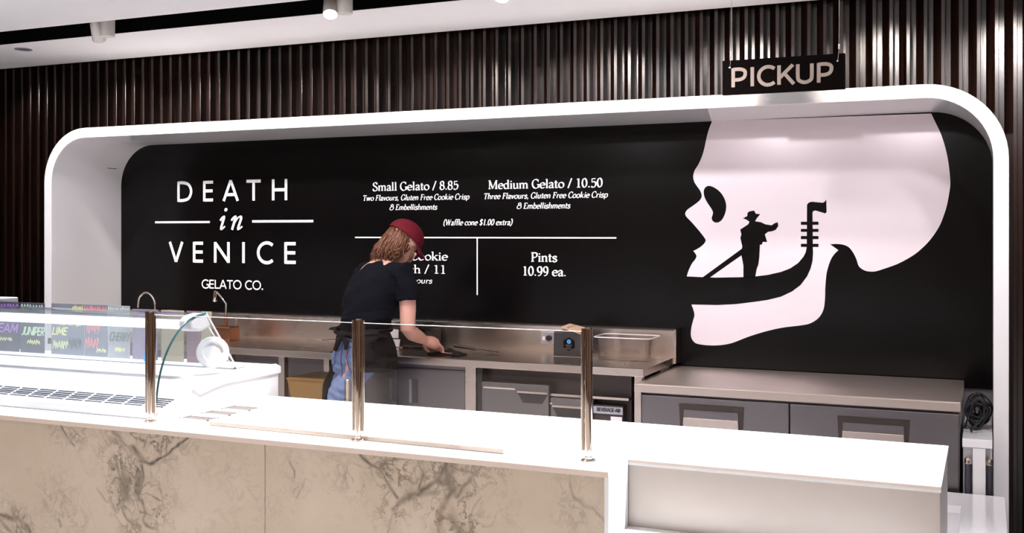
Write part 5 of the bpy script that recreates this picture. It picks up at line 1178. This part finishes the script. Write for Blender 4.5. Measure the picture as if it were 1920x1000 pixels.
mb.ball((-.02, -.122, .985), .030, .018, .022, 12); mb.tube([(-.02, -.125, .98), (-.05, -.128, .93), (-.055, -.140, .90)], [.010, .013, .010], 8); mb.tube([(-.02, -.125, .98), (.02, -.128, .945), (.03, -.142, .915)], [.010, .013, .010], 8)
mb.v = [tuple(v) for v in warp(mb.v)]; mb.build('apron_tie', M['apron_cloth'], ap, local=True, smooth=True)

# cap over the crown, its brim pointing down ahead
rings = []
for i in range(13):
    a = math.pi / 2 * i / 12
    rings.append([hd(.090 * math.cos(a) * math.cos(t), -.010 + .108 * math.cos(a) * math.sin(t), .042 + .004 * math.sin(t) * math.cos(a) + .094 * math.sin(a) ** .85) for t in np.linspace(0, 2 * math.pi, 37)[:-1]])
mb = MB(); mb.loft(rings, caps=True); mb.ball(hd(0, -.010, .136), .008, .008, .005, 10, HR)
cap_ = mb.build('cap', M['cap_red'], person, local=True, smooth=True, angle=60)
vs = []; fs = []
for i in range(9):
    for k in range(17):
        t = math.radians(25 + 130 * k / 16); r = i / 8
        x = (.087 + .004 * r) * math.cos(t) * (1 - .08 * r); y = -.010 + .106 * math.sin(t) + .068 * r * math.sin(t) ** .7
        vs.append(hd(x, y, .043 + .004 * math.sin(t) - .012 * r - .10 * x * x / .083 * r * 3))
for i in range(8):
    for k in range(16): fs.append((i * 17 + k, i * 17 + k + 1, (i + 1) * 17 + k + 1, (i + 1) * 17 + k))
mb = MB(); mb.add(vs, fs); br = mb.build('brim', M['cap_red'], cap_, local=True, smooth=True, angle=180)
q = br.modifiers.new('thick', 'SOLIDIFY'); q.thickness = .004

# wavy shoulder-length hair: a shaped mass plus loose locks
hm = MB(); rn = random.Random(21)
hm.ball(hd(0, -.026, .000), .080, .082, .074, 20, HR)
hm.tube([hd(0, -.070, -.01), HC + Vector((-.008, -.088, -.030)), HC + Vector((-.014, -.108, -.058)), HC + Vector((-.022, -.112, -.084))], [.052, .052, .050, .030], 18)
for sx in (-1, 1): hm.tube([hd(sx * .066, -.02, .0), hd(sx * .076, -.02, -.05) + Vector((0, -.01, -.01)), hd(sx * .070, -.035, -.085) + Vector((0, -.02, -.025))], [.024, .028, .012], 12)
def lock(start, end, r, wav, ph):
    pts = []
    for i in range(15):
        t = i / 14; p = start.lerp(end, t)
        out = (p - HC); out.z = 0; out = out.normalized() if out.length > 0 else Vector((0, -1, 0))
        p = p + out * (.014 * math.sin(t * math.pi)) + Vector((math.sin(t * 13 + ph), math.cos(t * 12 + ph * 1.7), 0)) * wav * t
        pts.append(p)
    hm.tube(pts, [r * (1 - .75 * (i / 14) ** 2) for i in range(15)], 6)
for k in range(420):
    a = rn.uniform(-1, 1)
    st = hd(.080 * math.sin(a * 1.7), -.022 - .082 * math.cos(a * 1.5), rn.uniform(-.055, .040))
    en = HC + Vector((-.008 + .092 * a + rn.uniform(-.015, .015), -.105 - .062 * math.cos(a * 1.4) * rn.uniform(.3, 1.15), rn.uniform(-.108, -.050)))
    lock(st, en, rn.uniform(.002, .005), rn.uniform(.008, .018), rn.random() * 6)
for k in range(10):
    st = hd(.070, .02 + .02 * rn.random(), .02); en = hd(.076 + rn.uniform(-.01, .01), .035 + .02 * rn.random(), -.06 - .03 * rn.random()) + Vector((0, 0, -.02))
    lock(st, en, .0035, .004, rn.random() * 6)
hr = hm.build('hair', M['hair'], person, local=True, smooth=True, angle=180)

# dark cloth and spatula she works with
def to_world(v): return Matrix.Translation((PX, PYW, 0)) @ Matrix.Rotation(PRZ, 4, 'Z') @ Vector(v)
c = to_world((.19, .50, BT))
mb = MB(); nx_, ny_ = 18, 12; vs = []
for jj in range(ny_ + 1):
    for ii in range(nx_ + 1):
        u, v = ii / nx_ - .5, jj / ny_ - .5
        vs.append((c.x + u * .20 + .012 * math.sin(v * 9), c.y + v * .12 + .01 * math.sin(u * 8), BT + .004 + .022 * max(0, math.cos(u * 4.2)) * max(0, math.cos(v * 4)) * (1 + .4 * math.sin(u * 19 + v * 13))))
mb.add(vs, [(jj * (nx_ + 1) + ii, jj * (nx_ + 1) + ii + 1, (jj + 1) * (nx_ + 1) + ii + 1, (jj + 1) * (nx_ + 1) + ii) for jj in range(ny_) for ii in range(nx_)])
cl = mb.build('cleaning_cloth', M['apron_cloth'], smooth=True, angle=180, origin=tuple(c)); q = cl.modifiers.new('thick', 'SOLIDIFY'); q.thickness = .004; q.offset = 1
tag(cl, "crumpled black cloth under the worker's right hand on the steel bench", 'cloth')
sp0 = Vector((c.x + .03, c.y + .02, BT + .050)); sp1 = Vector((c.x + .26, c.y + .10, BT + .012))
spt = thing('spatula', "flat dark spatula resting on the bench ahead of the worker's hand", 'spatula', tuple(sp1))
MB().tube([sp0, sp0.lerp(sp1, .5)], [.010, .008], 10).build('handle', M['black_plastic'], spt, smooth=True)
d = (sp1 - sp0).normalized(); sd = Vector((-d.y, d.x, 0)).normalized(); m0 = sp0.lerp(sp1, .45); up = Vector((0, 0, .003))
MB().hexa([m0 - sd * .012, m0 + sd * .012, sp1 + sd * .032, sp1 - sd * .032], [m0 - sd * .012 + up, m0 + sd * .012 + up, sp1 + sd * .032 + up, sp1 - sd * .032 + up]).build('blade', M['steel_dark'], spt)
